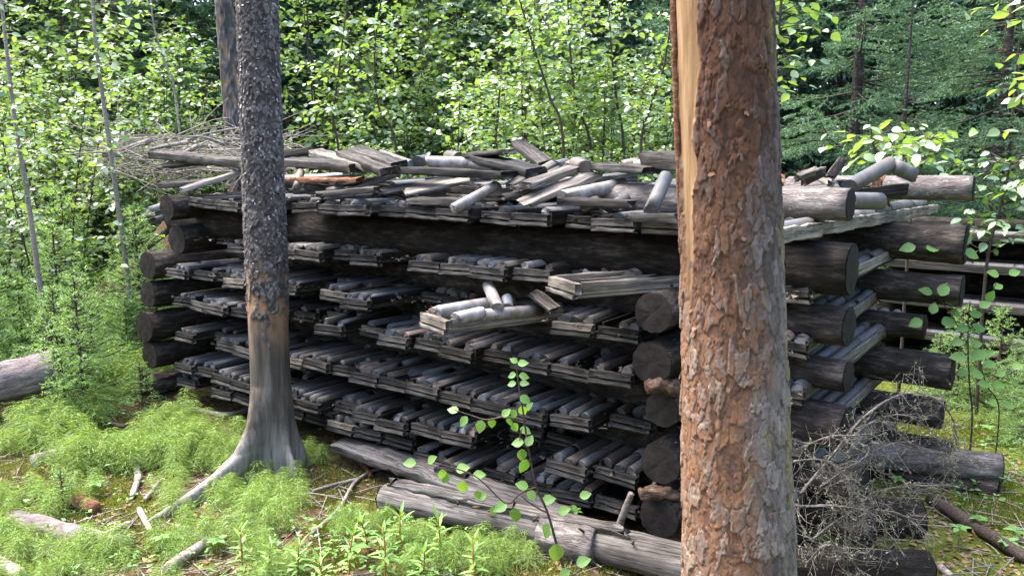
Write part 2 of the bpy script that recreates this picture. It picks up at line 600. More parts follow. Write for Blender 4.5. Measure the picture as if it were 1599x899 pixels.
def attr_bark(name, kind):
    """trunk material: the mesh carries plate tone (R), plate lift (G) and bare-wood mask (B)"""
    g = NT(name)
    at = g.n("ShaderNodeAttribute", attribute_name="bark")
    sp = g.n("ShaderNodeSeparateColor")
    g.l(at.outputs['Color'], sp.inputs[0])
    tone, lift, bare = sp.outputs
    fine = g.noise(55.0, 6, 0.7, stretch=(1, 1, 0.6))
    big = g.noise(2.6, 4, 0.6)
    if kind == 'red':
        plate = g.ramp(tone, [(0.0, (0.10, 0.064, 0.05)), (0.25, (0.17, 0.092, 0.058)), (0.5, (0.235, 0.122, 0.068)), (0.75, (0.20, 0.145, 0.115)), (1.0, (0.31, 0.235, 0.16))])
        grey = g.ramp(tone, [(0.0, (0.09, 0.075, 0.07)), (0.5, (0.19, 0.155, 0.14)), (1.0, (0.3, 0.25, 0.225))])
        tc = g.n("ShaderNodeTexCoord")
        sx = g.n("ShaderNodeSeparateXYZ")
        g.l(tc.outputs['Object'], sx.inputs[0])
        gx = g.math('ADD', g.math('MULTIPLY', sx.outputs[0], 2.2), 0.11)
        mid = g.noise(11.0, 5, 0.65, stretch=(1, 1, 0.6))
        c = g.mix(g.ramp(g.math('ADD', g.math('ADD', g.math('MULTIPLY', big, 0.4), g.math('MULTIPLY', mid, 0.6)), gx), [(0.44, (0, 0, 0)), (0.60, (1, 1, 1))]), plate, grey)
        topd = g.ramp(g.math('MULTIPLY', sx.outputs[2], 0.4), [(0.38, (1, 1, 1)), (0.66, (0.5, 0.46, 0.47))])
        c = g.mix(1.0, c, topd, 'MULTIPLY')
        gap = (0.075, 0.03, 0.018)
        lv = g.noise(4.5, 6, 0.75, stretch=(1.6, 1.6, 0.55))
        lv = g.math('ADD', lv, g.math('MULTIPLY', sx.outputs[0], 0.9))
        c = g.mix(g.ramp(lv, [(0.55, (0, 0, 0)), (0.62, (0.75, 0.75, 0.75))]), c, (0.25, 0.20, 0.05))
        woodc = g.ramp(g.noise(14.0, 5, 0.6, stretch=(3, 3, 0.25)), [(0.3, (0.11, 0.06, 0.03)), (0.5, (0.24, 0.145, 0.07)), (0.72, (0.34, 0.235, 0.13))])
    else:
        c = g.ramp(tone, [(0.0, (0.03, 0.026, 0.025)), (0.5, (0.078, 0.068, 0.065)), (0.85, (0.16, 0.145, 0.138)), (1.0, (0.36, 0.34, 0.32))])
        gap = (0.022, 0.018, 0.016)
        st = g.noise(8.0, 6, 0.65, stretch=(3.5, 3.5, 0.25))
        woodc = g.ramp(st, [(0.3, (0.03, 0.026, 0.021)), (0.5, (0.085, 0.072, 0.06)), (0.72, (0.19, 0.165, 0.142))])
        ob = g.noise(5.0, 4, 0.6, stretch=(1.5, 1.5, 0.8))
        tc = g.n("ShaderNodeTexCoord")
        sx = g.n("ShaderNodeSeparateXYZ")
        g.l(tc.outputs['Object'], sx.inputs[0])
        band = g.ramp(sx.outputs[2], [(0.56, (0, 0, 0)), (0.84, (1, 1, 1))])
        og = g.mix(1.0, g.ramp(ob, [(0.40, (0, 0, 0)), (0.58, (1, 1, 1))]), band, 'MULTIPLY')
        woodc = g.mix(og, woodc, (0.34, 0.19, 0.10))
        lowb = g.ramp(sx.outputs[2], [(0.05, (1, 1, 1)), (0.24, (0, 0, 0))])
        woodc = g.mix(g.math('MULTIPLY', g.ramp(st, [(0.36, (0.25, 0.25, 0.25)), (0.6, (0.95, 0.95, 0.95))]), lowb), woodc, (0.34, 0.315, 0.29))
    c = g.mix(0.8, c, g.ramp(fine, [(0.25, (0.45, 0.45, 0.45)), (0.65, (1.2, 1.2, 1.2))]), 'MULTIPLY')
    c = g.mix(g.ramp(lift, [(0.0, (1, 1, 1)), (0.28, (0, 0, 0))]), c, gap)
    c = g.mix(bare, c, woodc)
    return g.finish(c, 0.88, fine, 0.5, 0.004, 0.2)


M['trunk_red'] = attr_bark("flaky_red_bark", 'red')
M['trunk_grey'] = attr_bark("scaly_grey_bark", 'grey')


# ------------------------------------------------------------------ ground
def ground_h(x, y):
    p = np.stack([np.asarray(x, float), np.asarray(y, float), np.zeros_like(np.asarray(x, float))], -1).reshape(-1, 3)
    h = (fbm(p * 0.9, 11, 3) - 0.5) * 0.16 + (fbm(p * 5.0, 12, 3) - 0.5) * 0.05 - 0.03
    return h.reshape(np.shape(x))


def gz(x, y):
    return float(ground_h(np.array([x]), np.array([y]))[0])


def make_ground():
    def axis(lo, hi, c, fine):
        a = [c]
        st = fine
        while a[-1] < hi:
            a.append(a[-1] + st)
            if abs(a[-1] - c) > 4.5:
                st *= 1.12
        st = fine
        while a[0] > lo:
            a.insert(0, a[0] - st)
            if abs(a[0] - c) > 4.5:
                st *= 1.12
        return np.array(a)
    xs, ys = axis(-260, 260, 0.0, 0.045), axis(-60, 420, 4.5, 0.045)
    X, Y = np.meshgrid(xs, ys)
    Z = ground_h(X, Y)
    nx, ny = len(xs), len(ys)
    i = (np.arange(ny - 1)[:, None] * nx + np.arange(nx - 1)[None, :]).ravel()
    q = np.stack([i, i + 1, i + nx + 1, i + nx], 1)
    o = obj("ground", mesh_np("ground", np.stack([X, Y, Z], -1).reshape(-1, 3), [q], M['ground'], True))
    props(o, "mossy forest floor strewn with brown needles, twigs and dead leaves", None, None, "structure")


make_ground()

# ------------------------------------------------------------------ the log cribbing of the stack
RNG = np.random.default_rng(5)


def log_thing(name, p, q, r, label, group=None, mat='log_bark', seed=0, wob=0.10, ends=(True, True), nseg=None, n=40, cat="log", taper=1.0, bend=0.0, freq=7.0):
    p, q = np.asarray(p, float), np.asarray(q, float)
    L = np.linalg.norm(q - p)
    t = thing(name, label, cat, (0, 0, 0), 0, group)
    t.matrix_world = axis_matrix(p, q)
    m = nseg or max(8, int(L / 0.035))
    xs = np.linspace(0, L, m)
    pts = np.stack([xs, bend * np.sin(xs / L * math.pi), 0 * xs], 1)
    v, tr, qd = tube(pts, np.linspace(r, r * taper, m), n, True, wob, seed, freq)
    ph = np.arctan2(v[:, 2], v[:, 1])
    fr = fbm(np.stack([v[:, 0] * 5, np.cos(ph) * r * 60, np.sin(ph) * r * 60], 1), seed + 5, 4) - .5
    v[:, 1:] *= (1 + .30 * wob / .08 * fr[:, None] * .6)
    rg = np.random.default_rng(seed)
    # split tree faces: bark round, cut ends as parts of their own a little inside the rim
    body = mesh_np(name, v[:-2] if False else v, [tr, qd], M[mat], True)
    body.polygons.foreach_set("use_smooth", np.array([len(pp.vertices) == 4 for pp in body.polygons], bool))
    obj("log_body", body, t)
    for e, xx, sgn in ((0, 0.0, -1), (1, L, 1)):
        if not ends[e]:
            continue
        rr = r if e == 0 else r * taper
        ring = v[:n] if e == 0 else v[(m - 1) * n:m * n]
        c = ring.mean(0)
        o2 = []
        for k, f in enumerate((0.985, 0.6, 0.3)):
            pt = c + (ring - c) * f
            pt[:, 0] = xx + sgn * (0.004 + 0.003 * k / 2) + rg.normal(0, 0.0012, n)
            o2.append(pt)
        o2 = np.concatenate(o2 + [c[None] + [[sgn * 0.006, 0, 0]]])
        k = np.arange(n)
        kn = (k + 1) % n
        qs = [np.stack([a * n + k, a * n + kn, (a + 1) * n + kn, (a + 1) * n + k], 1) for a in (0, 1)]
        ts = np.stack([2 * n + k, 2 * n + kn, np.full(n, 3 * n)], 1)
        qs = np.concatenate(qs)
        if sgn < 0:
            qs, ts = qs[:, ::-1], ts[:, ::-1]
        ce = mesh_np("cut_end", o2, [ts, qs], M['cut'], False)
        obj("cut_end", ce, t)
    return t


LAY = [1.35, 1.10, 0.89, 0.71, 0.475, 0.27, 0.12]        # tops of the tray rims, layer by layer
TH = 0.062                                                # tray height
TW, PITCHW = 0.198, 0.2085
TLEN = 1.74
LNAME = ["topmost", "second", "third", "fourth", "fifth", "sixth", "lowest"]
gapname = ["between the topmost and second tray layers", "between the second and third tray layers", "between the third and fourth tray layers",
           "between the fourth and fifth tray layers", "between the fifth and sixth tray layers", "between the sixth and lowest tray layers",
           "on the ground under the lowest trays"]
for k, z in enumerate(LAY):
    top = z - TH
    bot = (LAY[k + 1] - 0.012) if k < 6 else -0.07
    r = (top - bot) / 2 * 0.97
    zc = (top + bot) / 2
    endf = [-0.82, -0.81, -0.82, -0.83, -0.9, -0.95, -0.9][k]
    endb = [-1.04, -1.04, -0.89, -1.03, -1.0, -1.05, -1.27][k]
    log_thing("spacer_log", S(3.42 + RNG.uniform(0, .1), 0.24 if k == 0 else .60, zc), S(endf, 0.25 if k == 0 else .30, zc), r, "long front log, " + gapname[k], "logs laid lengthwise in the stack", 'log_bark' if k == 0 else 'log_brown', 20 + k, 0.07)
    log_thing("spacer_log", S(3.4, 1.45, zc), S(endb, 1.5, zc), r * 0.98, "long back log, " + gapname[k], "logs laid lengthwise in the stack", 'log_brown', 40 + k, 0.07)
# logs lying crossways at the near end and the far end of the stack
for k, (a, z, r) in enumerate([(-.175, 1.0, .078), (-.175, .8, .082), (-.20, .6, .074), (-.21, .385, .085), (-.22, .17, .085)]):
    log_thing("cross_log", S(a, -0.05 + RNG.uniform(-.03, .03), z), S(a, 1.7, z), r, "dark round log, cut end facing out at the near corner, " + ["topmost", "second down", "third down", "fourth down", "lowest"][k], "logs laid crossways in the stack", 'log_brown' if k in (0, 2) else 'log_bark', 60 + k, 0.08)
for k, (a, z, r) in enumerate([(3.12, 1.29, .075), (3.12, 1.09, .09), (3.46, .9, .092), (3.47, .705, .085), (3.46, .5, .095), (3.44, .31, .085), (3.52, .09, .075)]):
    log_thing("cross_log", S(a, -0.06 + RNG.uniform(-.05, .05), z), S(a, 1.7, z), r, "dark cut log jutting from the far left corner, " + ["topmost", "second down", "third down", "fourth down", "fifth down", "sixth down", "lowest"][k], "logs laid crossways in the stack", 'log_brown' if k in (2, 6) else 'log_bark', 80 + k, 0.09)
# the log lying on the top layer at the near end, and the one behind it
log_thing("top_log", S(0.33, 0.28, 1.42), S(-0.80, 0.25, 1.425), 0.062, "grey brown log lying on top of the stack, front one right of the red trunk", None, 'log_grey', 101, 0.05)
log_thing("top_log", S(-0.15, 1.45, 1.435), S(-1.05, 1.5, 1.455), 0.06, "grey brown log on top of the stack at its back right corner", None, 'log_grey', 102, 0.05)

# ------------------------------------------------------------------ core trays
END_M = [mesh_np("end_board", *(lambda g: (g[0], [g[1], g[2]]))(board(TW, 0.026, 0.031, 200 + i, 6, 1.3)), M['board'] if i != 4 else M['pale_board']) for i in range(6)]
LIP_M = [mesh_np("lip_board", *(lambda g: (g[0], [g[1], g[2]]))(board(TW, 0.030, 0.017, 220 + i, 6, 1.3)), M['board']) for i in range(4)]
SIDE_M = [mesh_np("side_board", *(lambda g: (g[0], [g[1], g[2]]))(board(TLEN - .06, 0.014, 0.046, 240 + i, 10, 1.3)), M['board']) for i in range(4)]
SIDE_P, SIDE_SHADE = [], []
for _m in SIDE_M:
    _c = _m.copy()
    _c.materials[0] = M['pale_board']
    SIDE_P.append(_c)
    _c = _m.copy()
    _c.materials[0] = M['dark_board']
    SIDE_SHADE.append(_c)  # second stack's side boards: shade from plants put in as darker wood
BASE_M = [mesh_np("base_board", *(lambda g: (g[0], [g[1], g[2]]))(board(TLEN - .05, TW * .96, 0.024, 260 + i, 10, 1.0)), M['board']) for i in range(3)]
DIV_M = [mesh_np("divider", *(lambda g: (g[0], [g[1], g[2]]))(board(TLEN - .08, 0.006, 0.026, 280 + i, 8, 1.0)), M['board']) for i in range(3)]
CORE_R = 0.0265


def build_tray(label, group, loc, yaw, tilt=0.0, roll=0.0, rng=RNG, rear=False, pale=False, dark=False):
    """local X runs from the front end to the back, z up"""
    t = thing("core_tray", label, "tray", loc, 0, group)
    t.rotation_euler = (roll, tilt, yaw)
    R90 = math.pi / 2
    obj("base_board", BASE_M[rng.integers(3)], t, (0.034, 0, 0))
    obj("end_board", END_M[rng.integers(6)], t, (0.013, -TW / 2, 0.020), (0, 0, R90))
    obj("lip_board", LIP_M[rng.integers(4)], t, (0.009 + rng.uniform(-.008, .004), -TW / 2, 0.0015 if False else -0.0025), (0, 0, R90))
    for s in (-1, 1):
        obj("side_board", (SIDE_P if pale and s < 0 else SIDE_SHADE if dark else SIDE_M)[rng.integers(4)], t, (0.03, s * (TW / 2 - 0.008), 0.016))
        obj("divider", DIV_M[rng.integers(3)], t, (0.05, s * 0.031, 0.0255))
    if rear:
        obj("end_board", END_M[rng.integers(6)], t, (TLEN - .013, -TW / 2, 0.020), (0, 0, R90))
    return t


def core_mesh(L, r, col, seed):
    v, t, q = core_geo(L, r, seed)
    me = mesh_np("drill_core", v, [t, q], M[col])
    me.polygons.foreach_set("use_smooth", np.array([len(p.vertices) == 4 and abs(p.normal.x) < .2 for p in me.polygons], bool))
    return me


core_jobs = []            # (importance, matrix, length, radius, colour, label, group)


def cores_in(loc, yaw, tilt, roll, where, rng, full=0.93, colour=None, start=None):
    mt = Matrix.Translation([float(c) for c in loc]) @ Matrix.Rotation(yaw, 4, 'Z') @ Matrix.Rotation(tilt, 4, 'Y') @ Matrix.Rotation(roll, 4, 'X')
    names = ("right channel", "middle channel", "left channel")
    for s in (0, 1, 2):
        x = 0.028 + (rng.uniform(0, .025) if rng.random() < .82 else rng.uniform(.05, .3))
        first = True
        while x < TLEN - 0.06:
            L = min(rng.choice([.18, .28, .4, .55, .7]) * rng.uniform(.8, 1.2), TLEN - 0.04 - x)
            if L < 0.04:
                break
            if rng.random() < full:
                col = colour or rng.choice(['core_grey', 'core_brown', 'core_red', 'core_pale'], p=[.52, .37, .06, .05])
                r = CORE_R * rng.uniform(.9, 1.04)
                m = mt @ Matrix.Translation((x, (s - 1) * 0.0625 + rng.uniform(-.002, .002), 0.0255 + r)) @ Matrix.Rotation(rng.uniform(-.012, .012), 4, 'Z') @ Matrix.Rotation(rng.uniform(0, 6.28), 4, 'X')
                cw = {'core_grey': 'grey', 'core_brown': 'brown', 'core_red': 'reddish', 'core_pale': 'pale'}[col]
                core_jobs.append((first, m, L, r, col, "%s drill core at the front of the %s, %s" % (cw, names[s], where)))
                first = False
            x += L + rng.choice([0.002, 0.004, 0.012, 0.05])


def run_of(yaw):
    return yaw


for k, z in enumerate(LAY):
    # slots along the front: the near two lie right of the cross logs, the rest left of them
    slots = [-0.60, -0.385]
    if k == 0:
        slots.append(-0.176)
    slots += [0.035 + i * PITCHW for i in range(15 if k < 2 else 16)]
    far_end = slots[-1]
    for j, a in enumerate(slots):
        rng = np.random.default_rng(1000 + k * 40 + j)
        b = rng.normal(0.0, 0.035)
        if rng.random() < .16:
            b += rng.uniform(.08, .3)
        if j < 2:
            b = 0.12 + rng.uniform(0, .06)
        if k in (1, 2) and j in ((2, 3) if k == 1 else (4, 5, 6)):
            b = abs(b) + 0.02
        sag = -0.022 * math.sin(min(max((a + .6) / 3.8, 0), 1) * 9 + k * 1.7) * (0.5 if k else 0.3)
        yaw = ROT_V + rng.normal(0, 0.022)
        roll = rng.normal(0, 0.03)
        tilt = rng.normal(0.004, 0.012)
        zz = z - TH + sag * .5 + rng.uniform(-.004, .012) + 0.010
        if k == 6 and a > 1.2:
            zz += 0.05
        where = "%s tray from right, %s layer" % (ORD[j + 1], LNAME[k])
        lab = "weathered grey wooden core tray, %s from the near right end of the %s layer" % (ORD[j + 1], LNAME[k])
        build_tray(lab, "core trays in the stack", S(a, b, zz), yaw, tilt, roll, rng, False, j == 0)
        cores_in(S(a, b, zz), yaw, tilt, roll, where, rng, 0.985 if k else 0.55, colour='core_grey' if (j < 2 and rng.random() < .9) else None)

for i, (x, y, w, h_) in enumerate([(1036, 605, .075, .05), (1030, 772, .085, .045)]):
    rg = np.random.default_rng(170 + i)
    p = atb(x, y, -.06)
    v, t, q = tube(smooth_line([(-w, 0, 0), (-w * .3, .0, .012), (w * .5, 0, .0), (w, 0, -.01)], 16), np.interp(np.linspace(0, 1, 16), [0, .2, .8, 1], [.7, 1, 1, .8]) * h_ * .62, 16, True, .8, 170 + i, 55)
    o = obj("rotten_chunk", mesh_np("rotten_chunk", v, [t, q], M['rot_pale']), None, p, (.3, .1, .2))
    props(o, ["reddish broken wood chunk between the cross log ends at the near corner", "orange splintered wood on a low tray at the near corner"][i], "wood chunk")

# two trays pulled out of the front, lit from above
def loose_tray(corner_a, corner_b, z, yaw, L, label, slats, seed, matk, tilt=0.0, roll=0.0):
    """short broken tray; loc is the middle of its front end"""
    t = thing("core_tray", label, "tray", S(corner_a, corner_b, z), yaw, "core trays in the stack")
    t.rotation_euler = (roll, tilt, yaw)
    R90 = math.pi / 2
    rng = np.random.default_rng(seed)

    def bd(name, l, w, th, loc, rot=(0, 0, 0)):
        seed2 = int(rng.integers(1e6))
        v, tr, q = board(l, w, th, seed2, 8, 1.2)
        return obj(name, mesh_np(name, v, [tr, q], M[matk]), t, loc, rot)
    W = 0.235
    bd("base_board", L - .02, W * .97, 0.014, (0.01, 0, 0))
    bd("end_board", W, 0.032, 0.040, (0.016, -W / 2, 0.018), (0, 0, R90))
    bd("lip_board", W, 0.034, 0.017, (0.012, -W / 2 + .01, -0.004), (0, 0, R90))
    for s in (-1, 1):
        bd("side_board", L - .04, 0.016, 0.048, (0.03, s * (W / 2 - 0.009), 0.014))
    if slats:
        for x in np.linspace(.12, L - .05, 5):
            bd("slat", W - .04, 0.04, 0.010, (x, -W / 2 + .02, 0.0145), (0, 0, R90 + rng.normal(0, .08)))
        for s in (-1, 1):
            bd("divider", L - .12, 0.007, 0.026, (0.06, s * .036, 0.025))
    else:
        for s in (-1, 1):
            bd("divider", L - .12, 0.007, 0.02, (0.05, s * .036, 0.0145))
    return t


YA = math.radians(90 - 66)
loose_tray(0.15, -0.235, 1.062, YA, 0.62, "pale broken core tray with bare slats jutting out left of the red trunk", True, 7, 'pale_board')
YB = math.radians(90 - 57)
loose_tray(0.74, -0.33, 0.862, YB, 0.62, "pale core tray jutting from the third layer with big white cores in it", False, 8, 'pale_board')

rg = np.random.default_rng(202)
for i, (a, b) in enumerate([(.15, .35), (.5, .5), (.85, .3), (1.2, .45), (1.55, .3), (1.85, .5), (2.2, .35), (2.5, .5), (2.85, .35), (3.05, .6), (.3, .9), (1.0, .95), (1.7, 1.0), (2.4, .95), (-.35, .75)]):
    z, yw, tl, rl = 1.372 + rg.uniform(0, .03), ROT_V + rg.normal(0, .35), rg.normal(-.02, .04), rg.normal(0, .10)
    loose_tray(a, b, z, yw, .75, "broken core tray dumped on top of the stack, %s from the right" % ORD[i + 1] if i < 10 else "broken tray at the back of the stack's top, %s one from the right" % ORD[i - 9], False, 203 + i, ['board', 'dark_board', 'board'][i % 3], tl, rl)
    mt_ = Matrix.Translation([float(c) for c in S(a, b, z)]) @ Matrix.Rotation(yw, 4, 'Z') @ Matrix.Rotation(tl, 4, 'Y') @ Matrix.Rotation(rl, 4, 'X')
    for s_ in (-1, 0, 1):
        if rg.random() < .65:
            L = rg.uniform(.15, .5)
            o = obj("drill_core", core_mesh(L, .027, str(rg.choice(['core_grey', 'core_brown', 'core_pale'])), 250 + i * 3 + s_), None)
            o.matrix_world = mt_ @ Matrix.Translation((rg.uniform(.04, .2), s_ * .07, .045))
            props(o, "core in a dumped tray on top, %s tray %s, %s channel" % (ORD[i + 1 if i < 10 else i - 9], "from right in front row" if i < 10 else "from right in back row", ("right", "middle", "left")[s_ + 1]), "drill core", "cores in the trays dumped on top")
CORE_LIB = {}


# individual cores: the ones that show largest, nearest first; the rest is one mass
def importance(job):
    p = job[1].translation
    d = (Vector(p) - Vector((0, 0, EYE))).length
    return (0 if job[0] else 1, d)


fronts = sorted([j for j in core_jobs if j[0]], key=importance)
singles, rest = fronts[:205], fronts[205:] + [j for j in core_jobs if not j[0]]
for i, jb in enumerate(singles):
    o = obj("drill_core", core_mesh(jb[2], jb[3], jb[4], i), None)
    o.matrix_world = jb[1]
    props(o, jb[5], "drill core", "drill cores in the trays")
mb = MB()
for i, jb in enumerate(rest):
    v, t, q = core_geo(jb[2], jb[3], i, 9)
    mm = np.array(jb[1])
    mb.add(v @ mm[:3, :3].T + mm[:3, 3], t, q)
me = mb.mesh("drill_core_mass", M['core_mixed'], False)
props(obj("drill_core_mass", me), "many more grey drill cores lying deeper inside the trays of the stack", "drill cores", None, "stuff")


def core_between(p, q, r, col, label, seed=0, group="loose drill cores"):
    p, q = np.asarray(p, float), np.asarray(q, float)
    o = obj("drill_core", core_mesh(float(np.linalg.norm(q - p)), r, col, seed), None)
    o.matrix_world = axis_matrix(p, q)
    props(o, label, "drill core", group)
    return o


def plank_between(p, q, w, t, mat, label, seed=0, roll=0.0, name="plank", group="loose boards on the stack", ragged=0.004, cat="board", rough=2.0):
    p, q = np.asarray(p, float), np.asarray(q, float)
    L = float(np.linalg.norm(q - p))
    v, tr, qd = board(L, w, t, seed, max(5, int(L / .05)), rough, ragged)
    o = obj(name, mesh_np(name, v, [tr, qd], M[mat]), None)
    o.matrix_world = axis_matrix(p, q, roll)
    props(o, label, cat, group)
    return o


# cores in the pale tray of the third layer
core_between(atb(686, 487, -.27), atb(762, 474, -.02), .030, 'core_pale', "thick white core with pink end at the left in the pale jutting tray", 301)
core_between(atb(676, 488, -.25), atb(690, 484, -.2), .024, 'core_red', "short pink core stub at the left corner of the pale jutting tray", 302)
core_between(atb(713, 497, -.31), atb(752, 488, -.19), .027, 'core_pale', "short white core at the front of the pale jutting tray", 303)
core_between(atb(754, 492, -.19), atb(846, 484, .10), .027, 'core_pale', "long pale core along the right side of the pale jutting tray", 304)
core_between(atb(763, 447, -.02), atb(777, 480, -.14), .027, 'core_pale', "white core tilted upright against the others in the pale jutting tray", 305)
core_between(atb(791, 467, -.02), atb(793, 482, -.05), .027, 'core_pale', "short pale core stub standing behind the tilted white core", 306)
plank_between(atb(832, 459, -.03), atb(867, 485, -.05), .05, .02, 'dark_board', "short dark board leaning in the third layer right of the white cores", 307, 0.5)
# rubble in the slatted tray
for i, (x, y, s, mt_) in enumerate([(936, 417, .05, 'core_brown'), (950, 424, .035, 'core_brown'), (1008, 427, .04, 'core_pale'), (1026, 428, .045, 'core_pale'), (916, 425, .04, 'core_pale')]):
    rg = np.random.default_rng(310 + i)
    v, t, q = core_geo(s, s * .45, 310 + i, 7)
    v += rg.normal(0, s * .09, v.shape)
    o = obj("rock_chunk", mesh_np("rock_chunk", v, [t, q], M[mt_]), None, atz(x, y, 1.10), tuple(rg.uniform(0, 3, 3)))
    props(o, ["brown angular rock chunk on the slatted pale tray", "small brown rock chunk beside the larger brown one on the slatted tray", "pale rock chunk at the right end of the slatted tray", "pale rightmost rock chunk beside the slatted tray", "low pale rock chunk at the left in the slatted tray"][i], "rock", "rock chunks on the slatted tray")

# ------------------------------------------------------------------ loose boards and cores on top of the stack
TOPB = [  # x0 y0 b0  x1 y1 b1  width thickness material roll label
    (245, 246, .55, 392, 262, .35, .12, .045, 'board', .25, "thick grey plank on top of the stack left of the dark trunk"),
    (262, 262, .5, 388, 252, .6, .10, .03, 'board', -.2, "grey plank lying behind the thick one left of the dark trunk"),
    (282, 302, .05, 392, 268, .45, .08, .028, 'pale_board', .1, "pale sloping plank below the thick one left of the dark trunk"),
    (255, 292, .3, 330, 288, .3, .10, .03, 'dark_board', .4, "dark rotten plank at the far left end of the top layer"),
    (448, 258, .35, 560, 268, .2, .11, .04, 'board', .3, "grey plank on top of the stack just right of the dark trunk"),
    (494, 243, .5, 606, 272, .12, .10, .03, 'pale_board', .35, "pale topped plank sloping down right of the dark trunk"),
    (538, 244, .4, 610, 274, .06, .10, .035, 'dark_board', .35, "dark plank sloping down beside the pale one"),
    (556, 238, .45, 624, 262, .12, .09, .03, 'board', .45, "mottled plank sloping down left of the long flat plank"),
    (452, 246, .75, 500, 240, .7, .12, .04, 'board', 0, "broken grey plank at the back right of the dark trunk"),
    (614, 270, .16, 797, 280, .10, .11, .03, 'board', .05, "long flat grey plank carrying round cores in the middle of the top"),
    (732, 247, .4, 796, 240, .3, .09, .02, 'dark_board', .1, "short dark board tilted over the plank in the middle"),
    (748, 250, .38, 838, 275, .16, .11, .03, 'board', .35, "thick grey plank sloping right beneath the short dark board"),
    (810, 228, .72, 853, 262, .5, .075, .03, 'dark_board', .6, "narrow brown plank sticking up highest out of the rubble"),
    (795, 295, .06, 866, 262, .32, .06, .022, 'pale_board', .2, "bleached plank, upper left one of the splayed sunlit bundle"),
    (806, 300, .04, 872, 268, .3, .055, .022, 'pale_board', -.1, "bleached plank in the middle of the splayed sunlit bundle"),
    (820, 296, .04, 892, 270, .28, .07, .025, 'pale_board', .3, "wide bleached plank at the right of the splayed sunlit bundle"),
    (786, 311, .02, 830, 299, .12, .05, .02, 'board', 0, "grey board end low in the splayed sunlit bundle"),
    (818, 322, .0, 930, 276, .33, .09, .022, 'pale_board', .5, "long splintered plank with brown rot under the sunlit bundle"),
    (596, 302, .06, 708, 283, .34, .10, .018, 'board', .25, "thin bleached board below the long flat plank, left one"),
    (632, 303, .05, 730, 283, .3, .12, .014, 'pale_board', .3, "broad bleached board below the long flat plank"),
    (545, 300, .12, 620, 274, .4, .09, .02, 'dark_board', .2, "dark board under the sloping planks right of the dark trunk"),
    (500, 308, .03, 590, 300, .06, .07, .025, 'dark_board', .1, "dark crumbling board on the rim right of the dark trunk"),
    (937, 265, .36, 1022, 272, .22, .12, .028, 'board', .08, "flat grey board with two pale cores left of the red trunk"),
    (1020, 262, .3, 1075, 266, .2, .13, .06, 'dark_board', .1, "dark block of wood against the left side of the red trunk"),
    (880, 320, .02, 985, 325, -.02, .06, .026, 'dark_board', .1, "dark split board along the front rim under the big cores"),
    (450, 284, .2, 562, 284, .15, .07, .02, 'rot', .3, "reddish rotten board in the gap right of the dark trunk"),
    (985, 346, -.07, 1064, 349, -.12, .07, .03, 'board', .0, "grey board end sticking out of the top layer left of the red trunk"),
    (640, 318, .0, 735, 322, -.01, .06, .03, 'dark_board', .1, "dark board along the front rim left of the jutting core"),
]
for i, (x0, y0, b0, x1, y1, b1, w, th, mt_, rl, lab) in enumerate(TOPB):
    plank_between(atb(x0, y0, b0), atb(x1, y1, b1), w, th * 1.15, mt_, lab, 400 + i, rl * .45)
TOPC = [
    (708, 326, -.13, 775, 290, .12, .024, 'core_pale', "pale core jutting out over the edge of the top layer"),
    (880, 308, .03, 975, 288, .32, .031, 'core_pale', "thick pale core resting on the rim right of the sunlit bundle"),
    (1040, 276, .12, 1016, 330, -.10, .028, 'core_grey', "grey core hanging steeply down just left of the red trunk"),
    (597, 242, .5, 642, 258, .28, .028, 'core_grey', "grey core sloping down at the left of the top middle cores"),
    (652, 252, .33, 664, 250, .5, .03, 'core_grey', "short grey core with dark end on the long flat plank, left one"),
    (670, 253, .3, 737, 254, .38, .031, 'core_pale', "long pale core lying on the long flat plank"),
    (739, 256, .35, 775, 264, .3, .029, 'core_grey', "grey core lying right of the long pale one"),
    (700, 243, .6, 716, 246, .5, .03, 'core_brown', "core end peeking up behind the long flat plank"),
    (884, 262, .36, 902, 254, .5, .027, 'core_red', "reddish core end on top of the sunlit bundle"),
    (898, 256, .38, 916, 262, .3, .033, 'core_brown', "thick brown core stub at the top of the sunlit bundle"),
    (868, 258, .42, 884, 254, .5, .022, 'core_grey', "small grey core end left of the reddish one"),
    (970, 260, .42, 992, 256, .46, .028, 'core_red', "core with brown end on the flat board left of red trunk"),
    (992, 259, .40, 1024, 258, .43, .029, 'core_pale', "pale core at the right on the flat board left of red trunk"),
    (912, 322, .05, 930, 314, .15, .024, 'core_brown', "brown core stub low beside the thick pale core"),
    (960, 320, .1, 982, 308, .25, .025, 'core_grey', "grey core stub in the shade right of the thick pale core"),
    (462, 298, .12, 470, 268, .25, .022, 'core_brown', "dusty core leaning upright right of the dark trunk"),
    (510, 300, .1, 560, 291, .25, .024, 'core_brown', "dusty brown core lying in the top layer right of the dark trunk"),
    (1327, 291, .62, 1389, 256, .95, .032, 'core_grey', "thick grey core propped up at the right end of the top"),
    (1390, 256, .95, 1428, 274, 1.02, .032, 'core_grey', "dark thick core sloping down from the propped up one"),
    (1326, 314, .52, 1374, 314, .68, .036, 'core_grey', "grey core lying below the propped up one"),
]
for i, (x0, y0, b0, x1, y1, b1, r, c, lab) in enumerate(TOPC):
    core_between(atb(x0, y0, b0), atb(x1, y1, b1), r, c, lab, 500 + i)


def at_a(x, y, a):             # point of the photograph on the plane a of the stack (its near end)
    r = ray(x, y)
    return EYEP + r * ((a + P0 @ U2) / (r[:2] @ U2))


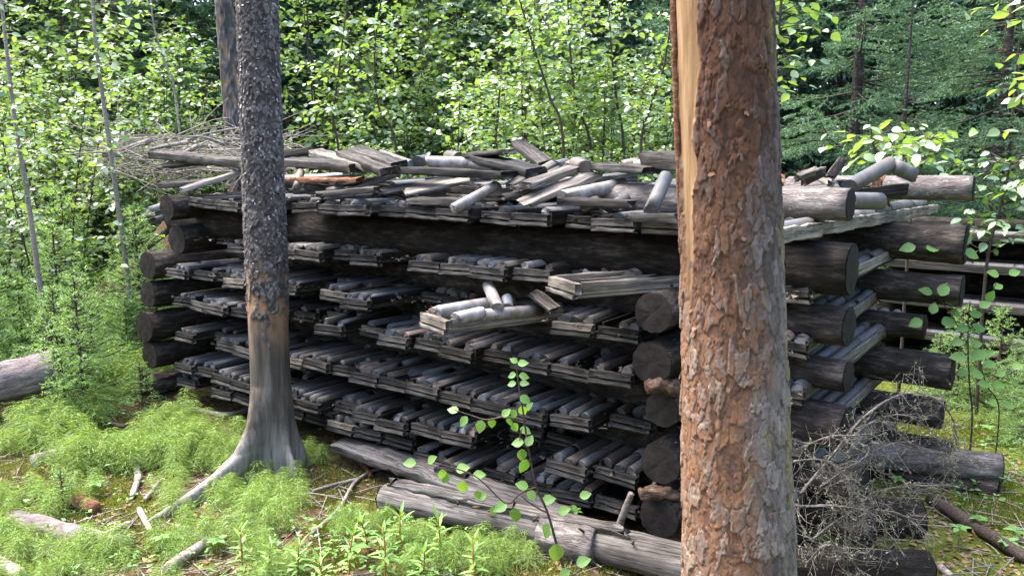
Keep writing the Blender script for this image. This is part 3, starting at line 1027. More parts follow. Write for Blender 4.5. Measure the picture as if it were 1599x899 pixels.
# the outermost tray of the top layer, seen along its long side, with its row of cores
plank_between(at_a(1205, 383, -.70), at_a(1462, 332, -.72), .02, .052, 'pale_board', "long pale side board of the top tray under the right end logs", 450)
rg = np.random.default_rng(77)
pa, pb = at_a(1205, 363, -.66), at_a(1440, 315, -.68)
u0 = 0.0
for i, ln in enumerate([.16, .13, .2, .12, .2, .14]):
    p, q = pa + (pb - pa) * u0, pa + (pb - pa) * (u0 + ln)
    core_between(p, q, .031, ['core_grey', 'core_pale', 'core_pale', 'core_grey', 'core_grey', 'core_pale'][i], "core lying along the top right tray edge, %s from the front" % ORD[i + 1], 540 + i, "cores along the top right tray edge")
    u0 += ln + .008
# rotten red wood and scraps between the right end logs
rg = np.random.default_rng(9)
for i in range(14):
    x, y = rg.uniform(1345, 1402), rg.uniform(275, 312)
    p = at_a(x, y, -.62 - rg.uniform(0, .1))
    d = rg.normal(0, 1, 3)
    d /= np.linalg.norm(d)
    plank_between(p, p + d * rg.uniform(.05, .13), rg.uniform(.02, .05), .01, 'rot', "splinter of reddish rotten wood heaped between the right end logs", 560 + i, rg.uniform(0, 3), "wood_splinter", "rotten wood splinters at the right end", .012, "splinter", 3.0)
for i, (x, y) in enumerate([(1226, 279), (1240, 275), (1254, 281), (1268, 277), (1284, 279), (1296, 276)]):
    p = at_a(x, y, -.55)
    d = rg.normal(0, 1, 3) * (1, 1, .4)
    d /= np.linalg.norm(d)
    plank_between(p, p + d * .10, .04, .02, ['rot', 'pale_board', 'board'][i % 3], "broken wood scrap on top of the front right log, %s from the left" % ORD[i + 1], 580 + i, rg.uniform(0, 3), "wood_scrap", "wood scraps on the front right log", .005, "scrap", 1.5)
# boards and tubes poking out at the far left end
LEFT = [(232, 330, .7, 268, 318, .9, 'core_pale', .034, "pale core sticking out at the upper far left end"),
        (236, 348, .6, 270, 330, .8, 'core_grey', .03, "dark grey core below the pale one at the far left end")]
for i, (x0, y0, b0, x1, y1, b1, c, r, lab) in enumerate(LEFT):
    core_between(atb(x0, y0, b0), atb(x1, y1, b1), r, c, lab, 600 + i)
LB = [(208, 346, .55, 250, 336, .6, 'pale_board', .1, "splintered pale board end left of the protruding cores"),
      (230, 392, .5, 268, 358, .65, 'dark_board', .1, "dark board slanting down at the far left end"),
      (172, 457, .35, 212, 445, .4, 'board', .09, "grey board sticking out beyond the far left logs"),
      (198, 442, .4, 222, 438, .45, 'dark_board', .08, "short dark board just above the grey one at far left"),
      (202, 505, .35, 226, 500, .4, 'board', .09, "short board end sticking out at middle of the far left end"),
      (214, 580, .1, 240, 568, .25, 'board', .1, "board end resting low beside the lowest far left log")]
for i, (x0, y0, b0, x1, y1, b1, mt_, w, lab) in enumerate(LB):
    plank_between(atb(x0, y0, b0), atb(x1, y1, b1), w, .03, mt_, lab, 620 + i, .1)

# rock and wood crumbs in the trays and on top: uncountable
mb = MB()
rg = np.random.default_rng(31)
for i in range(2600):
    k = int(rg.integers(0, 7))
    a = rg.uniform(-.7, 3.3)
    if k == 0:
        a, b, z = rg.uniform(-.6, 3.2), rg.uniform(0, 1.5), LAY[0] + rg.uniform(-.02, .06)
    else:
        b, z = abs(rg.normal(.05, .25)), LAY[k] - TH + .045 + rg.uniform(0, .02)
    s = rg.uniform(.004, .012) * (1.4 if k == 0 else 1)
    v = rg.normal(0, s, (6, 3)) * (1, 1, .6)
    mb.add(v + S(a, b, z), [(0, 1, 2), (0, 2, 3), (0, 3, 4), (1, 2, 5), (2, 3, 5), (3, 4, 5), (0, 1, 4), (1, 4, 5)])
props(obj("rock_crumbs", mb.mesh("rock_crumbs", M['crumb'])), "small broken rock crumbs and debris scattered over the trays", "rubble", None, "stuff")

# ------------------------------------------------------------------ second stack, far right
rg = np.random.default_rng(14)
Q0 = np.array([3.0, 6.1])


def S2(s, b, z):               # s runs to the right along the second stack's front
    q = Q0 - s * U2 + b * V2
    return (q[0], q[1], z)


L2 = [1.06, .83, .55, .30, .09]
YU = ROT_U + math.pi
for k, z in enumerate(L2):
    nm = ["topmost", "second", "middle", "fourth", "lowest"][k]
    for j in (0,):
        for d in (0, 1, 2, 3, 4):
            loc = S2(-.25 + j * 1.8, .12 + d * .23, z - .06)
            t = build_tray("shade-darkened core tray in the second stack at far right, %s layer, %s %s tray" % (nm, "left" if j == 0 else "right", ["front", "second", "middle", "fourth", "back"][d]), "core trays in the second stack", loc, YU, 0, 0, rg, False, False, True)
            mt = Matrix.Translation(loc) @ Matrix.Rotation(YU, 4, 'Z')
            if d == 0:
                x = .03
                i = 0
                while x < TLEN - .12:
                    ln = rg.uniform(.08, .3)
                    o = obj("drill_core", core_mesh(ln, .029, 'core_grey', int(rg.integers(1e6))), None)
                    o.matrix_world = mt @ Matrix.Translation((x, -.062, .05)) @ Matrix.Rotation(rg.uniform(0, 6), 4, 'X')
                    i += 1
                    props(o, "grey core in second stack far right, %s layer, %s tray, %s from left" % (nm, "left" if j == 0 else "right", ORD[i]), "drill core", "drill cores in the second stack")
                    x += ln + .006
    if k < 4:
        zc = (z - .06 + L2[k + 1]) / 2
        log_thing("spacer_log", S2(-.4, .42, zc), S2(2.2, .42, zc), (z - .06 - L2[k + 1]) / 2 * .8, "dark log under the %s layer of the second stack" % nm, "logs in the second stack", 'log_bark', 700 + k, .06)
log_thing("spacer_log", S2(-.4, .12, 1.11), S2(2.2, .12, 1.12), .045, "grey log lying on top of the second stack at far right", None, 'log_bark', 710, .06)

# ------------------------------------------------------------------ big trunks
def trunk_mesh(name, zs, centre, radius, nth, cellw, cellh, bare, mat, seed, depth, tilt=1.0, flare=None):
    nz = len(zs)
    nb = nth // 5
    th = np.concatenate([np.linspace(.93 * math.pi, 2.07 * math.pi, nth - nb, endpoint=False), 2.07 * math.pi + np.arange(nb) * (.86 * math.pi) / nb])
    Z, T = np.meshgrid(zs, th, indexing='ij')
    R = radius(Z)
    per = max(3, int(round(2 * math.pi * float(np.mean(R)) / cellw)))
    p = np.stack([(T.ravel() % (2 * math.pi)) / (2 * math.pi) * per, Z.ravel() / cellh], 1)
    cyl = np.stack([np.cos(T).ravel() * .15, np.sin(T).ravel() * .15, Z.ravel()], 1)
    warp = np.stack([vnoise(cyl * (26, 26, 16), seed), vnoise(cyl * (26, 26, 16), seed + 1)], 1) - .5
    warp2 = np.stack([fbm(cyl * (80, 80, 55), seed + 2, 3), fbm(cyl * (80, 80, 55), seed + 3, 3)], 1) - .5
    pw = p + warp * 1.1 + warp2 * .8
    pw[:, 0] = pw[:, 0] % per
    f1, f2, rid, off = voronoi(pw, seed, per)
    per2 = int(round(per * 2.1))
    pw2 = np.stack([p[:, 0] * per2 / per, p[:, 1] * 2.3], 1) + warp * 1.5 + warp2 * 1.5
    pw2[:, 0] = pw2[:, 0] % per2
    g1, g2, rid2, off2 = voronoi(pw2, seed + 9, per2)
    edge = np.clip((f2 - f1) / .12, 0, 1)
    edge2 = np.clip((g2 - g1) / .16, 0, 1)
    big = fbm(cyl * 9, seed + 4, 3)
    lay = np.floor(rid * 3.99) / 3
    h = (.25 + .75 * edge) * (.25 + .75 * lay) + .30 * edge2 * (.2 + rid2) - tilt * .55 * off[:, 1] * edge - tilt * .2 * off2[:, 1] + .5 * (big - .5) + .16 * (fbm(cyl * (90, 90, 60), seed + 6, 3) - .5)
    bm = bare(T.ravel(), Z.ravel(), fbm(cyl * 14, seed + 5, 4))
    h = h * (1 - bm) - bm * .2 + bm * .10 * (fbm(cyl * (60, 60, 5), seed + 8, 3) - .5)
    r = R.ravel() * (flare(T.ravel(), Z.ravel()) if flare else 1) * (1 + .05 * (fbm(cyl * 4, seed + 7, 2) - .5)) + h * depth
    c = centre(Z.ravel())
    v = np.stack([c[0] + r * np.cos(T.ravel()), c[1] + r * np.sin(T.ravel()), Z.ravel()], 1)
    i = np.arange(nz - 1)[:, None] * nth + np.arange(nth)
    j = np.arange(nz - 1)[:, None] * nth + (np.arange(nth) + 1) % nth
    q = np.stack([i, j, j + nth, i + nth], -1).reshape(-1, 4)
    me = mesh_np(name, v, [q], M[mat], False)
    ca = me.color_attributes.new("bark", 'FLOAT_COLOR', 'POINT')
    col = np.stack([np.clip(rid * .6 + rid2 * .4, 0, 1), np.clip(edge * (.4 + .6 * edge2), 0, 1), np.clip(bm, 0, 1), np.ones(len(v))], 1)
    ca.data.foreach_set("color", col.astype(np.float32).ravel())
    return me


def sstep(a, b, x):
    t = np.clip((x - a) / (b - a), 0, 1)
    return t * t * (3 - 2 * t)


# red trunk in the foreground
RB = np.array([0.68, 2.2])
t = thing("pine_tree", "thick foreground trunk with flaking orange red bark in front of the stack", "tree", (RB[0], RB[1], 0))


def red_bare(T, Z, nz):
    # a strip of bare tan wood on the left side that narrows downwards
    ang = np.abs((T - math.radians(199) + math.pi) % (2 * math.pi) - math.pi)
    w = .40 * sstep(1.15, 2.05, Z) + .07
    return sstep(w + .06, w - .03, ang + (nz - .5) * .35) * sstep(1.05, 1.35, Z + (nz - .5) * .4)


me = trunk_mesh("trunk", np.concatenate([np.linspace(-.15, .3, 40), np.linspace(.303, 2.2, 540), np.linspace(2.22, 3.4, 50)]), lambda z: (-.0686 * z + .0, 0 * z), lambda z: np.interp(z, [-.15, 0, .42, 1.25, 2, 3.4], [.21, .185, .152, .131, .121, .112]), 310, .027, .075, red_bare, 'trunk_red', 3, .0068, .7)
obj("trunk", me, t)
# curled bark flakes standing off the trunk, too many to count
mb = MB()
rg = np.random.default_rng(4)
for i in range(90):
    z = rg.uniform(.2, 2.2)
    th = rg.uniform(math.pi * .93, math.pi * 2.07)
    if red_bare(np.array([th]), np.array([z]), np.array([.5]))[0] > .1:
        continue
    R = np.interp(z, [-.15, 0, .42, 1.25, 2, 3.4], [.21, .185, .152, .131, .121, .112]) + rg.uniform(.003, .008)
    w, hh = rg.uniform(.003, .009), rg.uniform(.004, .014)
    out = np.array([math.cos(th), math.sin(th), 0])
    tan = np.array([-math.sin(th), math.cos(th), 0])
    c = np.array([-.0686 * z, 0, z]) + out * R
    pts = []
    for a_, b_, o_ in [(-1, 1, 0), (.2, 1.15, .0), (1, .7, .001), (1.1, -.3, .003), (.5, -1, .006), (-.5, -.85, .006), (-1.1, -.1, .003)]:
        pts.append(c + tan * w * (a_ + rg.normal(0, .38)) + np.array([0, 0, 1]) * hh * (b_ + rg.normal(0, .3)) + out * (o_ + .0004 * 0))
    pts = np.array(pts + [c + out * .0035])
    k = np.arange(7)
    mb.add(pts, np.stack([np.full(7, 7), (k + 1) % 7, k], 1)[:, ::-1])
g = NT("bark_flake")
ri = g.n("ShaderNodeNewGeometry").outputs['Random Per Island']
fn = g.noise(70, 4, .6)
cc = g.ramp(ri, [(0, (.07, .05, .042)), (.4, (.14, .10, .08)), (.7, (.17, .085, .05)), (1, (.19, .14, .11))])
cc = g.mix(.7, cc, g.ramp(fn, [(.3, (.5, .5, .5)), (.65, (1.15, 1.15, 1.15))]), 'MULTIPLY')
M['flake'] = g.finish(cc, .9, fn, .4, .003, .15)
props(obj("bark_flake", mb.mesh("bark_flake", M['flake'], True), t), None, None, None, "stuff")
# loose strip of bark at the left edge
sp = smooth_line([(-.118 - .0686 * 2.35, .03, 2.35), (-.124 - .0686 * 2.0, .02, 2.0), (-.128 - .0686 * 1.8, .01, 1.8), (-.131 - .0686 * 1.55, .0, 1.55), (-.133 - .0686 * 1.3, 0, 1.3)], 26)
v, tr, q = tube(sp, np.interp(np.linspace(0, 1, 26), [0, .2, .8, 1], [.014, .012, .008, .003]), 8, True, .5, 3, 40)
obj("bark_strip", mesh_np("bark_strip", v, [tr, q], M['rot'], False), t)

# grey dead trunk at left with bare lower stem and roots
GB = np.array([-1.285, 4.23])
t = thing("dead_tree", "dark dead trunk with scaly grey bark, bare lower stem and spreading roots", "tree", (GB[0], GB[1], 0))


def grey_bare(T, Z, nz):
    return sstep(1.02, .90, Z + (nz - .5) * .75 + .12 * np.cos(T + .3))


def grey_flare(T, Z):
    f = 1 + 0 * Z
    for ang, ext in [(246, [.62, .56, .46, .30, .17, .08, .0]), (318, [.11, .10, .09, .07, .04, .02, .0]), (20, [.09, .08, .07, .05, .03, .01, .0]), (130, [.09, .08, .07, .05, .03, .01, .0]), (185, [.05, .04, .04, .03, .02, .01, .0])]:
        e = np.interp(Z, [-.12, -.06, -.02, .04, .11, .22, .42], ext)
        wd = np.interp(Z, [-.06, .0, .1, .35], [.10, .14, .26, .5])
        a0 = math.radians(ang) - (.10 * np.clip(.15 - Z, 0, 1) / .15 if ang == 246 else 0)
        da = np.abs((T - a0 + math.pi) % (2 * math.pi) - math.pi)
        f = f + e / .11 * np.exp(-(da / wd) ** 2)
    return f


me = trunk_mesh("trunk", np.concatenate([np.concatenate([np.linspace(-.12, .2, 110), np.linspace(.206, 1.0, 110)]), np.linspace(1.005, 2.7, 340), np.linspace(2.72, 5, 40)]), lambda z: (.012 * z, 0 * z), lambda z: np.interp(z, [-.12, 0, .1, .4, 1.1, 2.4, 5], [.13, .118, .112, .106, .101, .094, .08]), 230, .018, .026, grey_bare, 'trunk_grey', 23, .007, .8, grey_flare)
obj("trunk", me, t)
# bark scales
mb = MB()
rg = np.random.default_rng(6)
for i in range(900):
    z = rg.uniform(.95, 2.6)
    th = rg.uniform(math.pi * .9, math.pi * 2.1)
    R = np.interp(z, [0, .4, 1.1, 2.4, 5], [.118, .106, .101, .094, .08]) + rg.uniform(.001, .006)
    w, hh = rg.uniform(.0015, .007), rg.uniform(.003, .011)
    out = np.array([math.cos(th), math.sin(th), 0])
    tan = np.array([-math.sin(th), math.cos(th), 0])
    c = np.array([.012 * z, 0, z]) + out * R
    pts = np.array([c + tan * w * a_ + np.array([0, 0, hh * b_]) + out * o_ for a_, b_, o_ in [(-1, .8, 0), (1, 1, 0), (1.1, -.6, .004), (0, -1, .007), (-1, -.5, .004)]]) + rg.normal(0, .0012, (5, 3))
    mb.add(pts, [(0, 1, 2), (0, 2, 3), (0, 3, 4)])
g = NT("bark_scale_grey")
ri = g.n("ShaderNodeNewGeometry").outputs['Random Per Island']
M['scale_g'] = g.finish(g.ramp(ri, [(0, (.05, .045, .043)), (.6, (.14, .125, .12)), (.9, (.24, .22, .21)), (1, (.42, .4, .38))]), .9)
props(obj("bark_scale", mb.mesh("bark_scale", M['scale_g']), t), None, None, None, "stuff")

# second dead trunk further back
p = atd(366, 200, 8.0)
t = thing("dead_tree", "pale grey dead trunk standing behind the dark dead trunk", "tree", (p[0], p[1], 0))
me = trunk_mesh("trunk", np.linspace(-.1, 5, 150), lambda z: (-.03 * (z - 1.9), 0 * z), lambda z: np.interp(z, [0, 2, 5], [.11, .085, .065]), 60, .03, .05, lambda T, Z, nz: sstep(.55, .7, nz + 0 * Z), 'trunk_grey', 51, .008, 1.0)
obj("trunk", me, t)

# ------------------------------------------------------------------ fallen wood on the ground
def ground_pt(x, y, lift=0.0):
    p = atz(x, y, 0.0)
    for _ in range(3):
        p = atz(x, y, gz(p[0], p[1]) + lift)
    return p


def px_r(x, y, wpx, z=0.0):
    p = atz(x, y, z)
    return wpx / FPX * float((p - EYEP) @ FWD) / 2


# the big grey log in front
pa, pb = atz(600, 775, .075), atz(1110, 893, .10)
t = log_thing("fallen_log", pa, pa + (pb - pa) * 1.12, .060, "big barkless grey log lying in front of the stack", None, 'grey_log', 801, .12, (True, True), 60, 30, "log", 1.3, .03, 5)
for i, (f, l_, s_) in enumerate([(.02, .42, 1), (.28, .5, 1)]):
    p, q = pa + (pb - pa) * f, pa + (pb - pa) * (f + l_)
    n = np.cross(pb - pa, (0, 0, 1.0))
    n /= np.linalg.norm(n)
    v, tr, qd = board(float(np.linalg.norm(q - p)), .05, .022, 811 + i, 14, 3, .012)
    o = obj("split_slab", mesh_np("split_slab", v, [tr, qd], M['grey_log']), t)
    o.matrix_world = axis_matrix(p + np.array([0, 0, .058]) - n * .015, q + np.array([0, 0, .07]) - n * .015, .3)
rg = np.random.default_rng(12)
for i in range(7):
    f = rg.uniform(.2, .9)
    p = pa + (pb - pa) * f + np.array([-.01, -.03, .06])
    d = np.array([rg.normal(0, .02), -.03, rg.uniform(.01, .035)])
    v, tr, qd = tube([p, p + d], [.006, .004], 6)
    o = obj("branch_stub", mesh_np("branch_stub", v, [tr, qd], M['dark_stem']), t)
    o.matrix_parent_inverse = t.matrix_world.inverted()
plank_between(atz(532, 696, .03), atz(880, 815, .06), .13, .045, 'grey_log', "long grey split slab lying between the big log and the stack", 820, .25, "wood_slab", None, .015, "slab", 3.0)
# bark plates at the butt of the log under the red trunk
log_thing("fallen_log", pa + (pb - pa) * .54, pa + (pb - pa) * .70, .0765, "collar of dark rough bark round the right end of the grey log", None, 'log_grey', 822, .16, (False, False), 14, 26, "bark", 1.02, .0, 14)

STICKS = [  # list of (pixels), width px, material, label
    ([(50, 728), (115, 714), (180, 703)], 27, 'bleached', "short pale log lying in the moss at left"),
    ([(198, 712), (216, 742), (206, 778)], 11, 'bleached', "pale crooked stick standing out of brown litter at left"),
    ([(226, 782), (250, 752)], 7, 'twig', "thin brown stick right of the pale crooked one"),
    ([(217, 796), (236, 832)], 10, 'bleached', "pale stick stub below the crooked stick"),
    ([(18, 818), (75, 832), (135, 850), (205, 862)], 36, 'purple_bark', "grey purple barked log sunk in the moss at lower left"),
    ([(142, 846), (176, 832), (206, 818)], 12, 'bleached', "pale branch lying across the grey purple log"),
    ([(-12, 880), (34, 905)], 26, 'bleached', "bleached wood end in the bottom left corner"),
    ([(114, 786), (152, 800)], 24, 'rot', "chunk of red rotten wood at lower left"),
    ([(350, 815), (390, 797)], 11, 'bleached', "pale split stick below the bare root"),
    ([(391, 778), (400, 822)], 12, 'bleached', "pale upright splinter below the dead trunk"),
    ([(258, 893), (333, 843)], 17, 'bleached', "pale slanting stick at the bottom edge"),
    ([(276, 822), (314, 845)], 9, 'twig', "grey stick pointing to the pale slanting stick"),
    ([(486, 835), (530, 795), (556, 752), (600, 731), (655, 733)], 6, 'twig', "long thin bent branch before the end of the grey log"),
    ([(488, 768), (525, 757), (562, 748)], 6, 'twig', "thin twig crossing the bent branch"),
    ([(598, 680), (616, 700), (634, 722)], 7, 'twig', "grey stick at the foot of the stack, left one"),
    ([(645, 684), (676, 700), (708, 722)], 7, 'twig', "grey stick at the foot of the stack, right one"),
    ([(905, 822), (940, 826), (985, 852)], 6, 'twig', "crooked twig beside the leaning white stick"),
    ([(1026, 846), (1070, 884)], 6, 'twig', "pale twig in the dark gap left of the red trunk"),
    ([(140, 655), (195, 668)], 8, 'dark_stem', "dark stick in the green horsetails at left"),
    ([(1452, 784), (1520, 826), (1610, 882)], 22, 'dark_stem', "dark rotten branch lying in the moss at right"),
    ([(1466, 886), (1486, 903)], 12, 'bleached', "white stick tip at the bottom right"),
    ([(520, 690), (560, 720), (580, 745)], 9, 'rot', "reddish bark strip near the end of the split slab"),
    ([(20, 870), (60, 845)], 6, 'twig', "thin twig beside the bleached wood at lower left"),
    ([(640, 655), (700, 700)], 5, 'twig', "thin twig leaning on the lowest trays"),
    ([(270, 700), (330, 690)], 6, 'dark_stem', "dark twig among horsetails left of the dead trunk"),
    ([(300, 640), (350, 650), (395, 640)], 9, 'twig', "broken stick in litter beside the stack foot at left"),
]
for i, (pts, w, mt_, lab) in enumerate(STICKS):
    w3 = np.array([ground_pt(x, y, .012) for x, y in pts])
    r = px_r(*pts[len(pts) // 2], w)
    w3[:, 2] += r * .55
    n = 16
    l = smooth_line(w3, n)
    v, tr, q = tube(l - l[0], np.interp(np.linspace(0, 1, n), [0, .1, .9, 1], [.8, 1, .9, .55]) * r, 12 if w > 15 else 8, True, .28, 830 + i, 12 if w > 15 else 30)
    o = obj("stick" if w < 20 else "fallen_log", mesh_np("stick", v, [tr, q], M[mt_], w > 12), None, l[0])
    props(o, lab, "stick" if w < 20 else "log", None)
# leaning white stick under the near trays
v, tr, q = tube(smooth_line([atz(960, 842, .02), atz(972, 806, .15), atb(986, 770, -.12)], 12) - atz(960, 842, .02), np.linspace(.017, .013, 12), 10, True, .15, 5, 25)
props(obj("stick", mesh_np("stick", v, [tr, q], M['bleached'], True), None, atz(960, 842, .02)), "bleached stick leaning against the low trays left of the red trunk", "stick")
# rotten log at the left edge
log_thing("fallen_log", atd(-70, 618, 4.9), atd(92, 572, 5.15), .125, "thick rotten log with grey brown bark at the left edge", None, 'purple_bark', 860, .16, (True, True), 30, 28, "log", 1.0, 0, 10)
# bottom logs that stick out at the right
log_thing("cross_log", S(-.2, 1.25, .10), atz(1562, 730, .10), .07, "brown log end sticking far out over the moss at right", "logs sticking out at the right foot", 'log_grey', 870, .08)
log_thing("cross_log", atz(1200, 790, .2), atz(1436, 812, .17), .072, "dark log end sticking out at the right foot, middle one", "logs sticking out at the right foot", 'log_bark', 871, .1)
log_thing("cross_log", atz(1220, 880, .09), atz(1448, 888, .08), .068, "dark log end sticking out at the bottom right, lowest one", "logs sticking out at the right foot", 'log_bark', 872, .1)

# ------------------------------------------------------------------ foliage generators
_ol = [(0, 0), (.12, -.19), (.34, -.33), (.62, -.28), (.84, -.13), (1, 0), (.84, .13), (.62, .28), (.34, .33), (.12, .19), (.47, 0)]
LEAF_V = np.array([[x, y, .20 * abs(y) - .16 * x * x] for x, y in _ol])
LEAF_T = np.array([[i, (i + 1) % 10, 10] for i in range(10)])
LITE_V = np.array([[0, 0, 0], [.45, -.30, .05], [1, 0, -.05], [.45, .30, .05]])
LITE_T = np.array([[0, 1, 2], [0, 2, 3]])


def place_leaves(P, D, N, size, lite=False, wid=1.0):
    V0, T0 = (LITE_V, LITE_T) if lite else (LEAF_V, LEAF_T)
    P, D, N = map(np.asarray, (P, D, N))
    D = D / (np.linalg.norm(D, axis=1)[:, None] + 1e-9)
    Sd = np.cross(N, D)
    Sd /= np.linalg.norm(Sd, axis=1)[:, None] + 1e-9
    N2 = np.cross(D, Sd)
    size = np.broadcast_to(size, (len(P),))
    v = P[:, None] + size[:, None, None] * (V0[None, :, 0:1] * D[:, None] + wid * V0[None, :, 1:2] * Sd[:, None] + V0[None, :, 2:3] * N2[:, None])
    t = T0[None] + (np.arange(len(P)) * len(V0))[:, None, None]
    return v.reshape(-1, 3), t.reshape(-1, 3)


def gen_shrub(seed, h, nst=4, spread=.5, leaf=.06, gap=.05, stem_r=.010, low=.12, dense=1.0, lite=True, twig=(.2, .5)):
    rg = np.random.default_rng(seed)
    st = MB()
    P, D, N, Z = [], [], [], []
    for s in range(nst):
        a = rg.uniform(0, 2 * math.pi)
        hh = h * rg.uniform(.65, 1.0)
        b0 = np.array([math.cos(a), math.sin(a), 0]) * rg.uniform(0, .12)
        top = b0 + np.array([math.cos(a) * spread * rg.uniform(.3, 1), math.sin(a) * spread * rg.uniform(.3, 1), hh])
        mid = (b0 + top) / 2 + rg.normal(0, .06, 3)
        l = smooth_line([b0 - [0, 0, .06], mid, top], 14)
        st.add(*tube(l, np.linspace(stem_r, stem_r * .3, 14), 5))
        nt = int(hh * 9 * dense)
        for k in range(nt):
            u = rg.uniform(low, 1.0)
            p = l[min(int(u * 13), 12)] + (l[min(int(u * 13) + 1, 13)] - l[min(int(u * 13), 12)]) * ((u * 13) % 1)
            az = rg.uniform(0, 2 * math.pi)
            el = rg.uniform(-.05, .9)
            ln = rg.uniform(*twig) * (1.1 - .5 * u)
            d = np.array([math.cos(az) * math.cos(el), math.sin(az) * math.cos(el), math.sin(el)])
            q = p + d * ln + np.array([0, 0, -.12 * ln])
            tl = smooth_line([p, (p + q) / 2 + [0, 0, .05 * ln], q], 6)
            st.add(*tube(tl, np.linspace(stem_r * .35, stem_r * .12, 6), 3, False))
            m = max(2, int(ln / gap))
            for i in range(m):
                f = (i + 1.0) / m
                pt = tl[min(int(f * 5), 4)] + (tl[min(int(f * 5) + 1, 5)] - tl[min(int(f * 5), 4)]) * ((f * 5) % 1 if f < 1 else 1)
                side = np.cross(d, [0, 0, 1.0]) * (1 if i % 2 else -1)
                P.append(pt)
                D.append(side * rg.uniform(.5, 1.1) + d * rg.uniform(.2, 1) + rg.normal(0, .25, 3) - [0, 0, rg.uniform(.0, .6)])
                N.append(np.array([0, 0, 1.0]) + rg.normal(0, .45, 3))
                Z.append(leaf * rg.uniform(.6, 1.15))
    v, t = place_leaves(P, D, N, np.array(Z), lite, 1.25)
    return st, v, t


def spruce_arrays(seed, h, rad, whorl=.22, nbr=7, need=.020, sp=.012, zlow=.1, zhigh=1.0, width=.0032, lat=.055):
    """returns trunk MB, branch MB and needle triangles"""
    rg = np.random.default_rng(seed)
    tr, br = MB(), MB()
    tr.add(*tube(smooth_line([(0, 0, -.1), (0, 0, h * .5), (0, 0, h)], 16), np.linspace(h * .013 + .004, .003, 16), 9, True, .08, seed, 8))
    segs = []          # needle carrying twigs: p, q
    z = h * zlow
    while z < h * zhigh - .03:
        f = z / h
        L0 = rad * (1 - f) ** .8 + .03
        for k in range(nbr):
            az = rg.uniform(0, 2 * math.pi)
            L = L0 * rg.uniform(.65, 1.1)
            el = (-.35 + .9 * f) + rg.normal(0, .1)
            d = np.array([math.cos(az) * math.cos(el), math.sin(az) * math.cos(el), math.sin(el)])
            p = np.array([0, 0, z + rg.uniform(-.5, .5) * whorl])
            q = p + d * L
            q[2] += .10 * L
            m_ = p + d * L * .55 - np.array([0, 0, .06 * L])
            l = smooth_line([p, m_, q], 8)
            br.add(*tube(l, np.linspace(.004 + .006 * L, .0018, 8), 4, False))
            side = np.cross(d, [0, 0, 1.0])
            side /= np.linalg.norm(side)
            segs.append((l[3], l[7]))
            n = max(2, int(L * .82 / lat))
            for i in range(n):
                u = .18 + .8 * (i + rg.uniform(0, .6)) / n
                x = u * 7
                pt = l[int(x)] + (l[min(int(x) + 1, 7)] - l[int(x)]) * (x % 1)
                s = 1 if i % 2 else -1
                ll = (.42 * L * (1.05 - u) + .05) * rg.uniform(.7, 1.15)
                dd = side * s * .8 + d * .75 + np.array([0, 0, rg.uniform(-.45, .02)])
                dd /= np.linalg.norm(dd)
                e = pt + dd * ll
                segs.append((pt, e))
                if ll > .13:
                    for w in (.35, .62):
                        sg = 1 if rg.random() < .5 else -1
                        for sg in (-1, 1):
                            d3 = dd * .8 + np.cross(dd, [0, 0, 1.0]) * sg * .75 + np.array([0, 0, rg.uniform(-.35, .05)])
                            d3 /= np.linalg.norm(d3)
                            p3 = pt + dd * ll * (w + rg.uniform(-.06, .06))
                            segs.append((p3, p3 + d3 * ll * .42))
        z += whorl * rg.uniform(.8, 1.2) * (1 - .4 * f)
    A = np.array([s[0] for s in segs])
    B = np.array([s[1] for s in segs])
    Ln = np.linalg.norm(B - A, axis=1)
    cnt = np.maximum(3, (Ln / sp).astype(int))
    idx = np.repeat(np.arange(len(segs)), cnt)
    u = rg.uniform(0, 1.03, len(idx))
    d = (B - A) / (Ln[:, None] + 1e-9)
    P = A[idx] + (B - A)[idx] * u[:, None]
    dn = d[idx]
    rnd = rg.normal(0, 1, (len(idx), 3))
    rnd -= (rnd * dn).sum(1)[:, None] * dn
    rnd /= np.linalg.norm(rnd, axis=1)[:, None] + 1e-9
    nd = dn * .75 + rnd * .8
    nd /= np.linalg.norm(nd, axis=1)[:, None]
    tip = P + nd * need * rg.uniform(.8, 1.25, len(idx))[:, None]
    sd = np.cross(nd, rg.normal(0, 1, (len(idx), 3)))
    sd /= np.linalg.norm(sd, axis=1)[:, None] + 1e-9
    v = np.stack([P - sd * width, P + sd * width, tip], 1).reshape(-1, 3)
    t = np.arange(len(idx) * 3).reshape(-1, 3)
    return tr, br, v, t


def zone(x):
    for lim, nm in ((200, "at the far left"), (450, "behind the dark dead trunk"), (640, "right of the dark dead trunk"), (850, "behind the middle of the stack"),
                    (1080, "just left of the red trunk"), (1290, "behind the red trunk")):
        if x < lim:
            return nm
    return "at the far right"


def pix_x(X, Y):
    return 799.5 + FPX * X / (Y * math.cos(PITCH))


